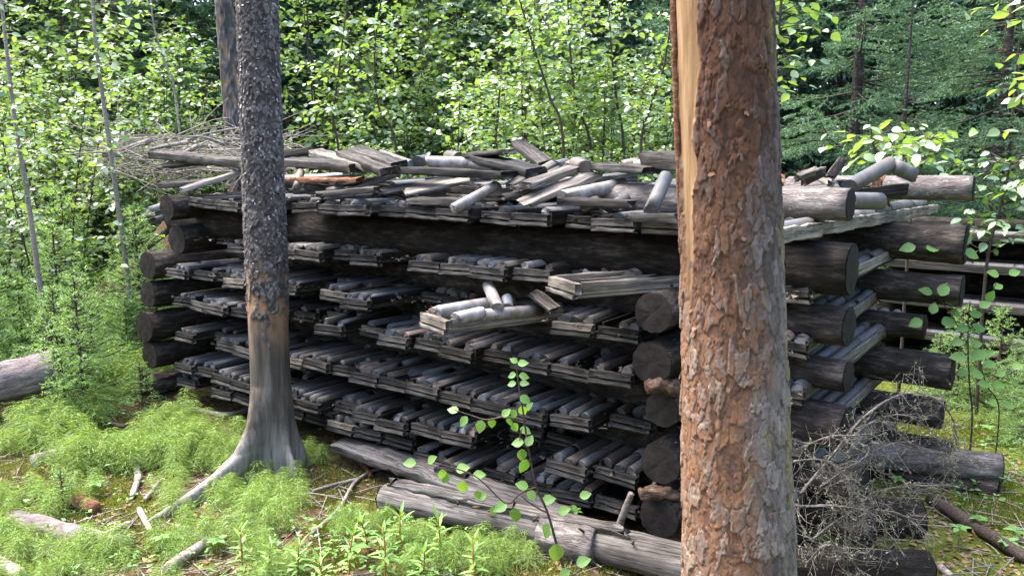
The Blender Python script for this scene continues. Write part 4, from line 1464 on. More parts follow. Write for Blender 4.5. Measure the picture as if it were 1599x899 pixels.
# ---- spruce variants
BIG = []
for sd, h, rad in ((1, 6.2, 1.75), (2, 5.6, 1.5)):
    tr, br, v, t = spruce_arrays(sd, h, rad, *((.33, 7, .024, .0052, .02, .62, .0048, .06) if sd == 1 else (.30, 7, .034, .010, .03, .70, .006, .07)))
    BIG.append((tr.mesh("trunk", M['log_brown'], True), br.mesh("branches", M['dark_stem']), mesh_np("crown", v, [t], M['needle'])))
    print("spruce tris", len(t))
FAR = []
for sd, h, rad in ((3, 7.5, 1.7), (4, 6.8, 1.4)):
    tr, br, v, t = spruce_arrays(sd, h, rad, .30, 9, .085, .032, .02, .95, .018, .15)
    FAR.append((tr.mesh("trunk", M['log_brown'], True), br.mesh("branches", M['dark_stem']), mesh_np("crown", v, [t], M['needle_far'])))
    print("far spruce tris", len(t))
YOUNG = []
for sd, h, rad in ((5, 1.15, .46), (6, .85, .40), (7, .55, .26)):
    tr, br, v, t = spruce_arrays(sd, h, rad, .085, 7, .024, .0065, .05, 1.0, .0036, .045)
    YOUNG.append((tr.mesh("trunk", M['dark_stem'], True), br.mesh("branches", M['dark_stem']), mesh_np("crown", v, [t], M['needle_young'])))
    print("young spruce tris", len(t))


def put_spruce(lib, X, Y, scale, rot, label, group, name="spruce_tree", cat="tree"):
    t = thing(name, label, cat, (X, Y, gz(X, Y) - .02), rot, group, scale)
    obj("trunk", lib[0], t)
    obj("branches", lib[1], t)
    obj("crown", lib[2], t)
    return t


rg = np.random.default_rng(87)
for i in range(22):  # spruces out of view beside and behind the camera, added to shade low sky
    a = math.radians(62 + 236 * (i + rg.uniform(.2, .8)) / 22)
    d = (8.0, 10.0)[i % 2] + rg.uniform(-.6, .6)
    put_spruce(FAR[i % 2], d * math.sin(a), d * math.cos(a) + 1.5, rg.uniform(.9, 1.15), rg.uniform(0, 6), "unseen dark spruce of the forest around the clearing, added for shade", "unseen spruces round the clearing, added for shade")
rg = np.random.default_rng(88)
put_spruce(BIG[0], 3.15, 7.7, .92, .4, "large green spruce with drooping boughs at the upper right", None)
put_spruce(BIG[0], 4.9, 8.4, .95, 2.4, "large green spruce at the right edge beyond the second stack", None)
put_spruce(BIG[1], 3.25, 6.95, .56, 3.3, "middle sized green spruce in front of the large one at the upper right", None)
put_spruce(BIG[1], 4.35, 7.3, .5, 1.3, "middle sized green spruce at the right behind the second stack", None)
put_spruce(BIG[1], 2.2, 10.0, 1.05, 4.1, "large green spruce half hidden behind the red trunk", None)
put_spruce(BIG[0], 0.15, 11.2, 1.0, 1.1, "green spruce with layered boughs behind the middle of the stack", None)
put_spruce(BIG[1], -1.5, 11.5, 1.1, 5.1, "green spruce right of the dark dead trunk behind leafy bushes", None)
put_spruce(BIG[0], -5.2, 10.8, 1.0, 3.0, "green spruce at the far left behind leafy bushes", None)
for i in range(84):
    Y = 11.8 + (i % 4) * 3.0 + rg.uniform(-1, 1)
    X = (-.82 + 1.64 * ((i // 4) + rg.uniform(.1, .9)) / 21) * Y
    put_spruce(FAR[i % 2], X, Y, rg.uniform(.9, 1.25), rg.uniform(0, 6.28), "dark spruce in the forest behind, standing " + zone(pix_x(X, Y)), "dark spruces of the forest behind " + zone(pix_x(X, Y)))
# young spruces at the left
YS = [(-2.72, 5.05, .80, 0), (-3.0, 5.3, .9, 1), (-2.55, 5.8, .85, 0), (-2.75, 6.0, 1.1, 0), (-3.3, 5.9, 1.0, 0), (-3.5, 5.75, .8, 1), (-2.42, 5.2, .6, 2), (-2.05, 6.4, .9, 0), (-3.6, 6.6, 1.2, 0), (-2.95, 5.65, .75, 1)]
YS += [(-3.05, 6.7, 1.1, 0), (-3.75, 5.7, 1.1, 0), (-2.55, 6.7, 1.0, 0), (-3.2, 5.6, .8, 1), (-2.75, 5.75, .7, 1), (-3.55, 5.35, .9, 0)]
YL = ["tall one in the middle of the left thicket", "bushy one left of the tallest", "one close to the stack's far left corner", "one behind the middle of the thicket", "one at the back left of the thicket", "one at the left frame edge", "small one right beside the far left logs", "one behind the thin pole at left", "tall one farthest back at left", "low one above the rotten log", "one far back in the middle", "one far left in the middle row", "one far back near the thin pole", "low one at the left front", "bushy low one near the thin pole", "tall one at the left edge"]
for i, (X, Y, s, k) in enumerate(YS):
    put_spruce(YOUNG[k], X, Y, s, i * 1.3, "young light green spruce, " + YL[i], "young spruces at the left", "spruce_sapling", "sapling")
p = ground_pt(104, 660)
put_spruce(YOUNG[2], p[0], p[1], .78, .5, "tiny spruce seedling beside the rotten log at left", "young spruces at the left", "spruce_sapling", "sapling")
p = ground_pt(100, 800)
put_spruce(YOUNG[2], p[0], p[1], .42, 1.5, "tiny spruce seedling above the grey purple log", "young spruces at the left", "spruce_sapling", "sapling")
p = ground_pt(1525, 640)
put_spruce(YOUNG[2], p[0], p[1], .75, 2.5, "young spruce in front of the second stack at right", "young spruces at the right", "spruce_sapling", "sapling")
p = ground_pt(1580, 655)
put_spruce(YOUNG[1], p[0], p[1], .55, .5, "young spruce at the right edge before the second stack", "young spruces at the right", "spruce_sapling", "sapling")

for i, (x, y, sc_, lb) in enumerate([(1492, 632, .62, "low young spruce just right of the lowest right log ends"), (1555, 622, .75, "bushy young spruce under the second stack"), (1600, 690, .5, "young spruce cut by the right frame edge"), (1462, 612, .5, "small young spruce between the two stacks")]):
    p = ground_pt(x, y)
    put_spruce(YOUNG[i % 2], p[0], p[1], sc_, i * 2.0, lb, "young spruces at the right", "spruce_sapling", "sapling")
# ---- leafy shrubs behind the stack
SHR = []
for sd, h, nst, spr, lf in ((21, 2.9, 5, .75, .062), (22, 2.4, 5, .65, .055), (23, 2.0, 5, .6, .058), (24, 3.2, 3, .6, .066), (25, 1.5, 6, .55, .05)):
    st, v, t = gen_shrub(sd, h, nst, spr, lf * 1.02, .031, .010, .10, 2.5)
    SHR.append((st.mesh("stems", M['dark_stem']), mesh_np("foliage", v, [t], M['leaf'], True), mesh_np("foliage", v, [t], M['leaf_deep'], True)))
    print("shrub tris", len(t))


def put_shrub(k, X, Y, s, rot, label, group, deep=False, name="leafy_shrub"):
    t = thing(name, label, "shrub", (X, Y, gz(X, Y)), rot, group, s)
    obj("stems", SHR[k][0], t)
    obj("foliage", SHR[k][2 if deep else 1], t)
    return t


BUSH = [  # X, Y, variant, scale
    (-.9, 7.1, 1, .9), (-.35, 7.4, 0, .82), (.2, 6.9, 1, .95), (.7, 7.2, 0, .86), (1.1, 6.6, 1, .9), (1.35, 7.5, 0, .9), (-1.35, 7.6, 2, 1.0), (-.1, 8.3, 3, .9), (.9, 8.4, 3, .85), (-1.1, 8.7, 3, .8),
    (-2.25, 9.0, 2, 1.0), (-2.95, 8.6, 1, 1.0), (-3.6, 8.3, 0, .95), (-4.3, 8.0, 0, .9), (-2.6, 9.6, 3, .85), (-3.9, 9.6, 3, .9), (-4.7, 8.9, 0, 1.0), (-5.2, 8.1, 1, 1.0), (-4.3, 7.0, 4, .9), (-4.4, 6.4, 4, 1.0),
    (-.6, 6.3, 4, .9), (.1, 6.0, 4, .9), (.75, 5.85, 4, .95), (1.5, 6.3, 4, 1.0), (1.9, 7.3, 2, .8), (4.5, 7.5, 2, .95), (5.0, 7.9, 2, .9), (4.3, 7.7, 2, .9), (3.9, 7.6, 0, .75), (3.4, 7.9, 0, .6), (4.9, 7.0, 0, .8)]
for i in range(44):
    X = rg.uniform(-5.6, 1.9)
    Y = rg.uniform(6.4, 9.3)
    if X > -.95 and X < -.45 and i % 3:
        continue
    if (130 < pix_x(X, Y) < 560 and Y < 8.0) or (325 < pix_x(X, Y) < 410 and Y < 8.6):
        continue
    BUSH.append((X, Y, int(rg.choice([0, 1, 3, 3, 2])), rg.uniform(.85, 1.12) if X > -1.6 else rg.uniform(.7, 1.05)))
for i in range(40):
    Y = rg.uniform(9.2, 11.2)
    X = rg.uniform(-.68, .22) * Y
    if .0 < (X / Y + .1) < .05 and i % 2:
        continue
    BUSH.append((X, Y, int(rg.choice([0, 1, 3])), rg.uniform(1.15, 1.6)))
for i, (X, Y, k, s) in enumerate(BUSH):
    z_ = zone(pix_x(X, Y))
    nth = ""
    if Y < 7.2:
        nth = ORD[1 + sum(1 for b_ in BUSH if b_[1] < 7.2 and zone(pix_x(b_[0], b_[1])) == z_ and pix_x(b_[0], b_[1]) < pix_x(X, Y))] + " from left in "
    put_shrub(k, X, Y, s, i * 1.7, "bright green leafy bush " + z_ + ((", " + nth + "front row") if Y < 7.2 else ", back row"), "leafy bushes " + z_ + (" front row" if Y < 7.2 else " back row"), X > 3 or i % 5 == 4)

# ---- single stems: saplings with trunks one can tell apart
def gen_sapling(name, pts, rad, label, seed, leaf, t0, ntw, twig=(.15, .35), mat='stem_bark', lm='leaf', group=None, gap=.05, lite=False):
    rg = np.random.default_rng(seed)
    pts = np.asarray(pts, float)
    base = pts[0].copy()
    l = smooth_line(pts - base, 24)
    t = thing(name, label, "sapling", base, 0, group)
    v, tr, q = tube(l, np.linspace(rad, rad * .45, 24), 8, True, .1, seed, 20)
    obj("stem", mesh_np("stem", v, [tr, q], M[mat], True), t)
    st = MB()
    P, D, N, Z = [], [], [], []
    for k in range(ntw):
        u = rg.uniform(t0, 1.0) * 22.9
        p = l[int(u)]
        az = rg.uniform(0, 2 * math.pi)
        d = np.array([math.cos(az), math.sin(az), rg.uniform(-.1, .6)])
        d /= np.linalg.norm(d)
        ln = rg.uniform(*twig)
        tl = smooth_line([p, p + d * ln * .5 + [0, 0, .02], p + d * ln - [0, 0, .1 * ln]], 6)
        st.add(*tube(tl, np.linspace(.0035, .001, 6), 4, False))
        m = max(2, int(ln / gap))
        for i in range(m):
            P.append(tl[min(int((i + 1) / m * 5), 5)])
            s = np.cross(d, [0, 0, 1.0]) * (1 if i % 2 else -1)
            D.append(s * .8 + d * rg.uniform(.2, .9) + rg.normal(0, .2, 3) - [0, 0, rg.uniform(.1, .7)])
            N.append(np.array([0, 0, 1.0]) + rg.normal(0, .5, 3))
            Z.append(leaf * rg.uniform(.65, 1.15))
    props(obj("twigs", st.mesh("twigs", M[mat]), t), None, None, None, "stuff")
    v, tt = place_leaves(P, D, N, np.array(Z), lite)
    obj("foliage", mesh_np("foliage", v, [tt], M[lm], True), t)
    return t


gen_sapling("birch_sapling", [atd(70, 440, 5.6) * (1, 1, 0) + [0, 0, -.05], atd(56, 400, 5.6), atd(42, 300, 5.6), atd(22, 180, 5.6), atd(2, 0, 5.6), atd(-15, -150, 5.6)], .02, "slender pale pole at the far left leaning out of the frame", 31, .06, .35, 46, mat='twig')
gen_sapling("birch_sapling", [atd(212, 505, 5.9) * (1, 1, 0) + [0, 0, -.05], atd(200, 440, 5.9), atd(184, 320, 5.9), atd(163, 170, 5.9), atd(147, 40, 5.9), atd(138, -150, 5.9)], .022, "slender grey pole sapling beside the far left end of the stack", 32, .06, .3, 60, mat='twig')
gen_sapling("birch_sapling", [atd(300, 245, 7.4) * (1, 1, 0), atd(275, 160, 7.4), atd(262, 110, 7.4), atd(240, 40, 7.4), atd(232, -60, 7.4)], .012, "thin white forked sapling left of the dark dead trunk", 33, .05, .55, 22, mat='bleached')
DARK = [((925, 250), (900, 160), (889, 60), (886, -40), 6.9, "dark thin stem left of the red trunk, middle one"), ((880, 230), (858, 150), (826, 50), (800, -40), 6.6, "dark thin stem leaning left above the top rubble"),
        ((975, 250), (962, 150), (953, 50), (950, -60), 6.8, "dark thin stem nearest the red trunk"), ((620, 240), (592, 170), (585, 80), (600, -30), 7.2, "thin stem rising behind the left middle of the stack"),
        ((530, 250), (520, 190), (528, 120), (540, 20), 7.0, "thin stem rising just right of the dark dead trunk"), ((1000, 250), (1012, 180), (1035, 110), (1050, 20), 6.6, "thin stem leaning right towards the red trunk")]
for i, (a, b, c, d, dd, lab) in enumerate(DARK):
    p0 = atd(a[0] + 6, a[1] + 60, dd)
    gen_sapling("leafy_sapling", [(p0[0], p0[1], 0), atd(*a, dd), atd(*b, dd), atd(*c, dd), atd(*d, dd)], .013, lab, 41 + i, .062, .45, 42, (.15, .4), 'dark_stem')
# leafy branch right of the red trunk, and broad leaved shrub over the right end
gen_sapling("birch_sapling", [(atd(1200, 240, 4.9)[0], atd(1200, 240, 4.9)[1], 0), atd(1195, 240, 4.9), atd(1205, 150, 4.9), atd(1215, 60, 4.9), atd(1225, -60, 4.9)], .016, "birch sapling with yellow green leaves at the right side of the red trunk", 51, .075, .5, 44, (.12, .32), 'dark_stem', gap=.055)
gen_sapling("alder_shrub", [(atd(1370, 330, 5.2)[0], atd(1370, 330, 5.2)[1], 0), atd(1372, 300, 5.2), atd(1368, 250, 5.2), atd(1360, 205, 5.2)], .012, "broad leaved shrub rising over the propped up core at right", 52, .085, .62, 26, (.1, .32), 'dark_stem', gap=.06)
gen_sapling("alder_shrub", [(atd(1425, 330, 5.4)[0], atd(1425, 330, 5.4)[1], 0), atd(1425, 300, 5.4), atd(1440, 255, 5.4), atd(1448, 215, 5.4)], .012, "broad leaved shrub behind the back right log", 53, .08, .6, 26, (.1, .32), 'dark_stem', gap=.06)
gen_sapling("alder_shrub", [(atd(1545, 420, 5.0)[0], atd(1545, 420, 5.0)[1], 0), atd(1540, 420, 5.0), atd(1560, 330, 5.0), atd(1580, 250, 5.0)], .012, "leafy shrub hanging over the second stack at right", 54, .07, .4, 50, (.12, .4), 'dark_stem', 'leaf_deep', gap=.055)
gen_sapling("alder_shrub", [(atd(1640, 420, 4.4)[0], atd(1640, 420, 4.4)[1], 0), atd(1640, 300, 4.4), atd(1635, 150, 4.4), atd(1620, -20, 4.4)], .012, "yellow green leafy sapling at the upper right frame edge", 55, .075, .35, 40, (.12, .4), 'dark_stem', gap=.055)

# ---- near plants with leaves of their own
M['leaf_near'] = leaf_mat("near_leaf", [(0.10, 0.22, 0.04), (0.15, 0.29, 0.06), (0.19, 0.34, 0.07)], 0.45, 0.03, 0.5)
LEAF1 = mesh_np("leaf", LEAF_V * (1, 1.15, 1), [LEAF_T], M['leaf_near'], True)
LEAF2 = mesh_np("leaf", LEAF_V * (1, .95, 1), [LEAF_T], M['berry_leaf'], True)
LEAF3 = mesh_np("leaf", LEAF_V * (1, .38, .6), [LEAF_T], M['tea'], True)


def put_leaf(me, p, d, n, s, parent, base):
    d = Vector(d).normalized()
    y = Vector(n).cross(d).normalized()
    z = d.cross(y)
    m = Matrix((d, y, z)).transposed().to_4x4() @ Matrix.Scale(s, 4)
    m.translation = Vector([float(c) for c in (np.asarray(p) - base)])
    return obj("leaf", me, parent, mat4=m)


def leafy_plant(name, stems, leaves, label, rad, mat, me, size, seed, cat="sapling", dpl=3.0):
    """stems: pixel polylines, leaves: pixel points; everything stands dpl metres ahead"""
    rg = np.random.default_rng(seed)
    base = atd(*stems[0][0], dpl)
    base = np.array([base[0], base[1], gz(base[0], base[1])])
    t = thing(name, label, cat, base)
    for i, pl in enumerate(stems):
        pts = [atd(x, y, dpl) for x, y in pl]
        if i == 0 and pts[0][2] > base[2]:
            pts = [base - [0, 0, .03]] + pts
        l = smooth_line(np.array(pts) - base, 5 * len(pts))
        v, tr, q = tube(l, np.linspace(rad, rad * .5, len(l)) * (1 if i == 0 else .6), 6, True)
        obj("stem" if i == 0 else "twig", mesh_np("stem", v, [tr, q], M[mat], True), t)
    for x, y, ang, s in leaves:
        p = atd(x, y, dpl + rg.uniform(-.04, .04))
        a = math.radians(ang)
        d = np.array([math.cos(a), rg.uniform(-.35, .35), math.sin(a)])
        n = np.array([rg.normal(0, .3), -.75, .7])
        put_leaf(me, p, d, n, s * size, t, base)
    return t


# birch sapling in front of the stack
leafy_plant("birch_sapling", [[(884, 905), (872, 860), (855, 800), (838, 760), (825, 700), (818, 650), (810, 600), (806, 570)], [(818, 656), (790, 650), (760, 655), (735, 648), (710, 640)], [(825, 700), (812, 690), (815, 668)],
                              [(838, 760), (812, 770), (790, 785), (745, 745), (700, 728), (650, 718)], [(855, 800), (835, 790), (815, 775)], [(884, 905), (905, 890), (912, 880)]],
            [(808, 566, 150, .7), (808, 568, 10, .9), (806, 584, 200, .8), (810, 586, -10, .9), (806, 598, 190, .75), (811, 598, 5, .8), (812, 618, -30, 1.0), (812, 634, -60, 1.0), (806, 640, 240, .9), (822, 640, 60, .9),
             (716, 642, 170, 1.0), (730, 650, 230, 1.0), (752, 655, 260, 1.1), (768, 652, 270, .9), (784, 650, 45, .9), (795, 652, 280, 1.0), (800, 660, 300, .9), (812, 668, -20, 1.0), (818, 690, 190, 1.1), (822, 696, 60, 1.0), (815, 700, 270, 1.1), (822, 716, 250, 1.3),
             (650, 722, 180, 1.1), (668, 722, 45, 1.0), (690, 732, 270, 1.0), (712, 733, 20, 1.2), (700, 738, 240, 1.1), (722, 750, 270, 1.3), (738, 742, 10, 1.1), (745, 765, 280, .8), (760, 772, 200, 1.0), (770, 790, 270, .8), (792, 786, 200, 1.3), (806, 792, 265, 1.4), (834, 780, 120, 1.0), (846, 782, 20, 1.2),
             (872, 800, 30, 1.1), (858, 818, 250, 1.5), (870, 848, 265, 1.7), (900, 880, 30, 1.3), (890, 890, 215, 1.2), (825, 760, 160, 1.1), (905, 775, 20, 1.0)],
            "slim birch sapling with round green leaves in front of the stack", .006, 'dark_stem', LEAF1, .044, 61, "sapling", 2.75)
# sapling at the right in front of the second stack
leafy_plant("leafy_sapling", [[(1518, 660), (1514, 600), (1512, 560), (1512, 500), (1515, 470)], [(1512, 560), (1490, 545), (1520, 500), (1540, 480), (1556, 440)], [(1490, 560), (1500, 520), (1470, 470), (1456, 455)]],
            [(1456, 458, 160, 1.4), (1468, 462, 60, 1.6), (1476, 472, 0, 1.2), (1455, 490, 70, 1.3), (1440, 500, 200, 1.5), (1470, 505, 10, 1.8), (1500, 490, 170, 1.3), (1515, 492, 10, 1.4), (1530, 480, 30, 1.3), (1540, 470, 60, 1.3), (1552, 450, 20, 1.2), (1512, 510, 190, 1.4), (1520, 512, 0, 1.5),
             (1505, 535, 180, 1.3), (1516, 538, 10, 1.3), (1510, 558, 175, 1.8), (1516, 556, 15, 1.8), (1512, 580, 190, 1.3), (1516, 582, -10, 1.6), (1536, 570, 15, 1.3), (1500, 470, 130, 1.2), (1560, 430, 160, 1.3), (1575, 428, 20, 1.2), (1430, 385, 190, 1.6), (1446, 388, 10, 1.6), (1480, 388, 0, 1.7), (1496, 380, 30, 1.6), (1505, 392, -20, 1.7)],
            "leafy sapling standing before the right end of the stack", .005, 'dark_stem', LEAF1, .047, 62, "sapling", 3.9)
leafy_plant("leafy_sapling", [[(1560, 640), (1540, 600), (1530, 560)], [(1540, 600), (1560, 580), (1580, 575)]],
            [(1530, 560, 160, 1.4), (1532, 556, 30, 1.4), (1545, 600, 170, 1.5), (1550, 602, 10, 1.5), (1580, 574, 20, 1.4), (1570, 580, 200, 1.2), (1560, 630, 170, 1.4), (1566, 632, 0, 1.4), (1590, 600, 150, 1.3)],
            "small leafy sapling low at the right edge", .004, 'dark_stem', LEAF1, .045, 63, "sapling", 4.1)


def whorl_plant(x, y, hgt, nl, size, label, seed, group="whorled ground plants"):
    rg = np.random.default_rng(seed)
    p = ground_pt(x, y)
    t = thing("bunchberry", label, "plant", p, rg.uniform(0, 6.28), group)
    v, tr, q = tube([(0, 0, -.02), (rg.normal(0, .008), rg.normal(0, .008), hgt)], [.0025, .0018], 5)
    obj("stem", mesh_np("stem", v, [tr, q], M['red_stem'], True), t)
    for i in range(nl):
        a = i * 2 * math.pi / nl + rg.normal(0, .15)
        put_leaf(LEAF2, (math.cos(a) * .004, math.sin(a) * .004, hgt), (math.cos(a), math.sin(a), rg.uniform(.0, .35)), (0, 0, 1), size * rg.uniform(.8, 1.1), t, np.zeros(3))
    if rg.random() < .4:
        for i in range(4):
            a = i * math.pi / 2 + .6
            put_leaf(LEAF2, (0, 0, hgt * .6), (math.cos(a), math.sin(a), .1), (0, 0, 1), size * .6, t, np.zeros(3))


WH = [(430, 795, "below the dead trunk's right root"), (415, 782, "below the dead trunk, upper one"), (436, 722, "at the foot of the dead trunk"), (392, 668, "beside the dead trunk's left side"), (585, 682, "at the foot of the stack left of the sticks"), (895, 828, "by the leaning white stick"),
      (1535, 752, "below the brown log end at right"), (1527, 832, "in the moss beside the dark branch, upper one"), (1495, 856, "in the moss beside the dark branch, lower one"), (1572, 862, "right of the dark rotten branch"), (1578, 650, "at the right edge high in the moss"), (1400, 775, "between the right foot logs"),
      (200, 692, "right of the short pale log"), (150, 775, "above the red rotten chunk"), (255, 870, "left of the pale slanting stick"), (15, 825, "left of the grey purple log"), (560, 880, "at the bottom edge among narrow leaves"), (1540, 690, "above the brown log end at right"), (1585, 845, "at the right edge by the rotten branch"), (340, 868, "right of the pale slanting stick")]
for i, (x, y, lab) in enumerate(WH):
    whorl_plant(x, y, .05 + .02 * (i % 3), 5 + i % 2, .045, "plant with a whorl of leaves " + lab, 900 + i)


def tea_plant(x, y, hgt, label, seed):
    rg = np.random.default_rng(seed)
    p = ground_pt(x, y)
    t = thing("narrow_leaved_shrub", label, "plant", p, rg.uniform(0, 6.28), "narrow leaved plants along the bottom")
    top = np.array([rg.normal(0, .025), rg.normal(0, .025), hgt])
    l = smooth_line([(0, 0, -.03), top * .5 + [.008, 0, 0], top], 8)
    v, tr, q = tube(l, np.linspace(.004, .0025, 8), 6)
    obj("stem", mesh_np("stem", v, [tr, q], M['red_stem'], True), t)
    n = 17
    for i in range(n):
        f = .25 + .75 * i / n
        pt = top * f
        a = i * 2.4
        el = .05 + 1.15 * max(0, f - .55) / .45
        put_leaf(LEAF3, pt, (math.cos(a) * math.cos(el), math.sin(a) * math.cos(el), math.sin(el)), (-math.cos(a) * math.sin(el), -math.sin(a) * math.sin(el), math.cos(el)), rg.uniform(.045, .07), t, np.zeros(3))


TEA = [(465, 905, "left of the tallest orange stem"), (545, 900, "with the tallest orange stem"), (600, 910, "right of the tallest orange stem"), (655, 915, "in the middle of the bottom edge"), (420, 920, "above the bottom edge at left"), (690, 890, "just left of the horsetail tufts"), (510, 930, "lowest between two orange stems"), (745, 925, "rightmost on the bottom edge"), (380, 900, "leftmost on the bottom edge"), (575, 860, "highest behind the tallest orange stem"), (630, 872, "below the grey log")]
for i, (x, y, lab) in enumerate(TEA):
    tea_plant(x, y, .16 + .03 * (i % 3), "narrow leaved plant with orange stem " + lab, 930 + i)

# ---- brush pile of dead branches behind the far left end
rg = np.random.default_rng(66)
BR = 0
for i in range(46):
    x0, y0 = rg.uniform(170, 400), rg.uniform(215, 272)
    ang = rg.normal(0.15, .45)
    ln = rg.uniform(50, 130)
    d0 = rg.uniform(6.2, 7.4)
    sgn = -1 if rg.random() < .5 else 1
    x1, y1 = x0 + sgn * ln * math.cos(ang), min(y0 + ln * math.sin(ang) * rg.uniform(.1, .8), 300)
    a, c = atd(x0, y0, d0), atd(x1, y1, d0 + rg.normal(0, .4))
    m_ = (a + c) / 2 + [rg.normal(0, .02), 0, rg.uniform(-.01, .05)]
    l = smooth_line([a, m_, c], 10)
    base = l[0].copy()
    r = rg.choice([.006, .009, .014, .02])
    v, tr, q = tube(l - base, np.linspace(r, r * .5, 10), 6, True, .2, i, 12)
    o = obj("dead_branch", mesh_np("dead_branch", v, [tr, q], M['twig'], True), None, base)
    props(o, "bare grey dead branch in the brush pile behind the far left of the stack", "branch", "dead branches of the brush pile")
mb = MB()
for i in range(380):
    x0, y0, d0 = rg.uniform(140, 450), rg.uniform(210, 275), rg.uniform(6.3, 8)
    a = atd(x0, y0, d0)
    d = rg.normal(0, 1, 3) * (1, .6, .35)
    d /= np.linalg.norm(d)
    c = a + d * rg.uniform(.15, .6)
    mb.add(*tube(smooth_line([a, (a + c) / 2 + rg.normal(0, .04, 3), c], 5), np.linspace(.005, .0015, 5), 4, False))
props(obj("brush_twigs", mb.mesh("brush_twigs", M['twig'])), "tangle of thin dead twigs on the brush pile", "twigs", None, "stuff")
# low mound of earth and litter under the brush pile
xs, ys = np.linspace(-4.6, -.9, 60), np.linspace(6.0, 9.4, 50)
X, Y = np.meshgrid(xs, ys)
Hm = 1.42 * np.exp(-(((X + 2.75) / 1.05) ** 2) - ((Y - 7.6) / .75) ** 2) + (fbm(np.stack([X.ravel() * 3, Y.ravel() * 3, 0 * X.ravel()], 1), 5, 4).reshape(X.shape) - .5) * .25 - .15
i = (np.arange(49)[:, None] * 60 + np.arange(59)[None, :]).ravel()
props(obj("earth_mound", mesh_np("earth_mound", np.stack([X, Y, Hm], -1).reshape(-1, 3), [np.stack([i, i + 1, i + 61, i + 60], 1)], M['ground'], True)), "low brown mound under the brush pile", None, None, "structure")

# ---- dead lichen covered branch at the lower right
rg = np.random.default_rng(71)
DB = [([(1250, 770), (1300, 710), (1350, 650), (1410, 615), (1460, 622), (1490, 660), (1492, 720)], 2.85, .008),
      ([(1320, 690), (1370, 655), (1420, 650), (1470, 690), (1490, 740)], 2.95, .006),
      ([(1240, 720), (1290, 720), (1330, 760), (1340, 830)], 2.75, .006),
      ([(1300, 899), (1330, 830), (1350, 780), (1400, 760), (1490, 758)], 2.8, .006),
      ([(1240, 790), (1300, 790), (1360, 800), (1390, 840)], 2.7, .005),
      ([(1260, 880), (1290, 850), (1320, 865), (1350, 899)], 2.6, .006),
      ([(1280, 760), (1340, 720), (1400, 690), (1440, 700)], 2.9, .005),
      ([(1250, 700), (1300, 680), (1340, 690), (1380, 740)], 2.85, .005),
      ([(1270, 840), (1330, 800), (1400, 800), (1440, 830)], 2.75, .005)]
base = atz(1290, 860, 0)
t = thing("dead_spruce_branch", "tangled dead spruce branch grey with lichen at the right foot of the stack", "branch", base)
tw = MB()
LP, LD, LN, LZ = [], [], [], []
for pts, d0, r in DB:
    l = smooth_line([atd(x, y, d0 + rg.normal(0, .05)) for x, y in pts], 7 * len(pts)) - base
    v, tr, q = tube(l, np.linspace(r * .75, r * .25, len(l)), 6, True, .2, 3, 30)
    obj("bough", mesh_np("bough", v, [tr, q], M['log_grey'], True), t)
    for k in range(int(len(l) * 1.5)):
        p = l[rg.integers(0, len(l))]
        d = rg.normal(0, 1, 3)
        d[2] -= .35
        d /= np.linalg.norm(d)
        ln = rg.uniform(.04, .17)
        q_ = p + d * ln + rg.normal(0, .015, 3)
        ml = smooth_line([p, (p + q_) / 2 + rg.normal(0, .015, 3), q_], 5)
        tw.add(*tube(ml, np.linspace(.0014, .0006, 5), 3, False))
        for m_ in range(3):
            p2 = ml[rg.integers(1, 5)]
            e = p2 + rg.normal(0, .025, 3)
            tw.add(*tube([p2, e], [.001, .0006], 3, False))
            for _ in range(5):
                LP.append(p2 + (e - p2) * rg.random())
                LD.append(rg.normal(0, 1, 3))
                LN.append(rg.normal(0, 1, 3))
                LZ.append(rg.uniform(.003, .009))
props(obj("twigs", tw.mesh("twigs", M['log_grey']), t), None, None, None, "stuff")
v, tt = place_leaves(LP, LD, LN, np.array(LZ), True)
props(obj("lichen", mesh_np("lichen", v, [tt], M['lichen']), t), None, None, None, "stuff")

# ------------------------------------------------------------------ ground cover (nobody could count it)
def in_stack(x, y, m=0.0):
    q = np.stack([x, y], -1) - P0
    a, b = q @ U2, q @ V2
    return (a > -.75 - m) & (a < 3.5 + m) & (b > -.02 - m) & (b < 1.75 + m)


def horsetail_template(seed):
    rg = np.random.default_rng(seed)
    v, t = [], []
    h = 1.0
    n = 0

    def blade(p, q, w):
        nonlocal n
        d = q - p
        s = np.cross(d, rg.normal(0, 1, 3))
        s /= np.linalg.norm(s) + 1e-9
        v.extend([p - s * w, p + s * w, q])
        t.append((n, n + 1, n + 2))
        n += 3
    top = np.array([rg.normal(0, .12), rg.normal(0, .12), h])
    blade(np.zeros(3), top, .008)
    for k in range(9):
        f = .3 + .7 * k / 9
        p = top * f
        m = 9
        L = .62 * (1.12 - f) + .07
        for i in range(m):
            a = i * 2 * math.pi / m + rg.uniform(-.3, .3)
            d = np.array([math.cos(a), math.sin(a), .05])
            q = p + d * L * rg.uniform(.7, 1.1) + np.array([0, 0, -.28 * L])
            mid = (p + q) / 2 + np.array([0, 0, .10 * L])
            blade(p, mid, .0085)
            blade(mid, q, .0085)
            for _ in range(2):
                u = rg.uniform(.3, .9)
                b = mid + (q - mid) * (u * 2 - 1) if u > .5 else p + (mid - p) * u * 2
                e = b + (np.cross(d, [0, 0, 1.0]) * rg.choice([-1, 1]) * .7 + d * .8 + [0, 0, -.35]) * L * .42
                blade(b, e, .007)
    return np.array(v), np.array(t)


HT = [horsetail_template(s) for s in range(5)]
rg = np.random.default_rng(99)
HV, HTt, n = [], [], 0


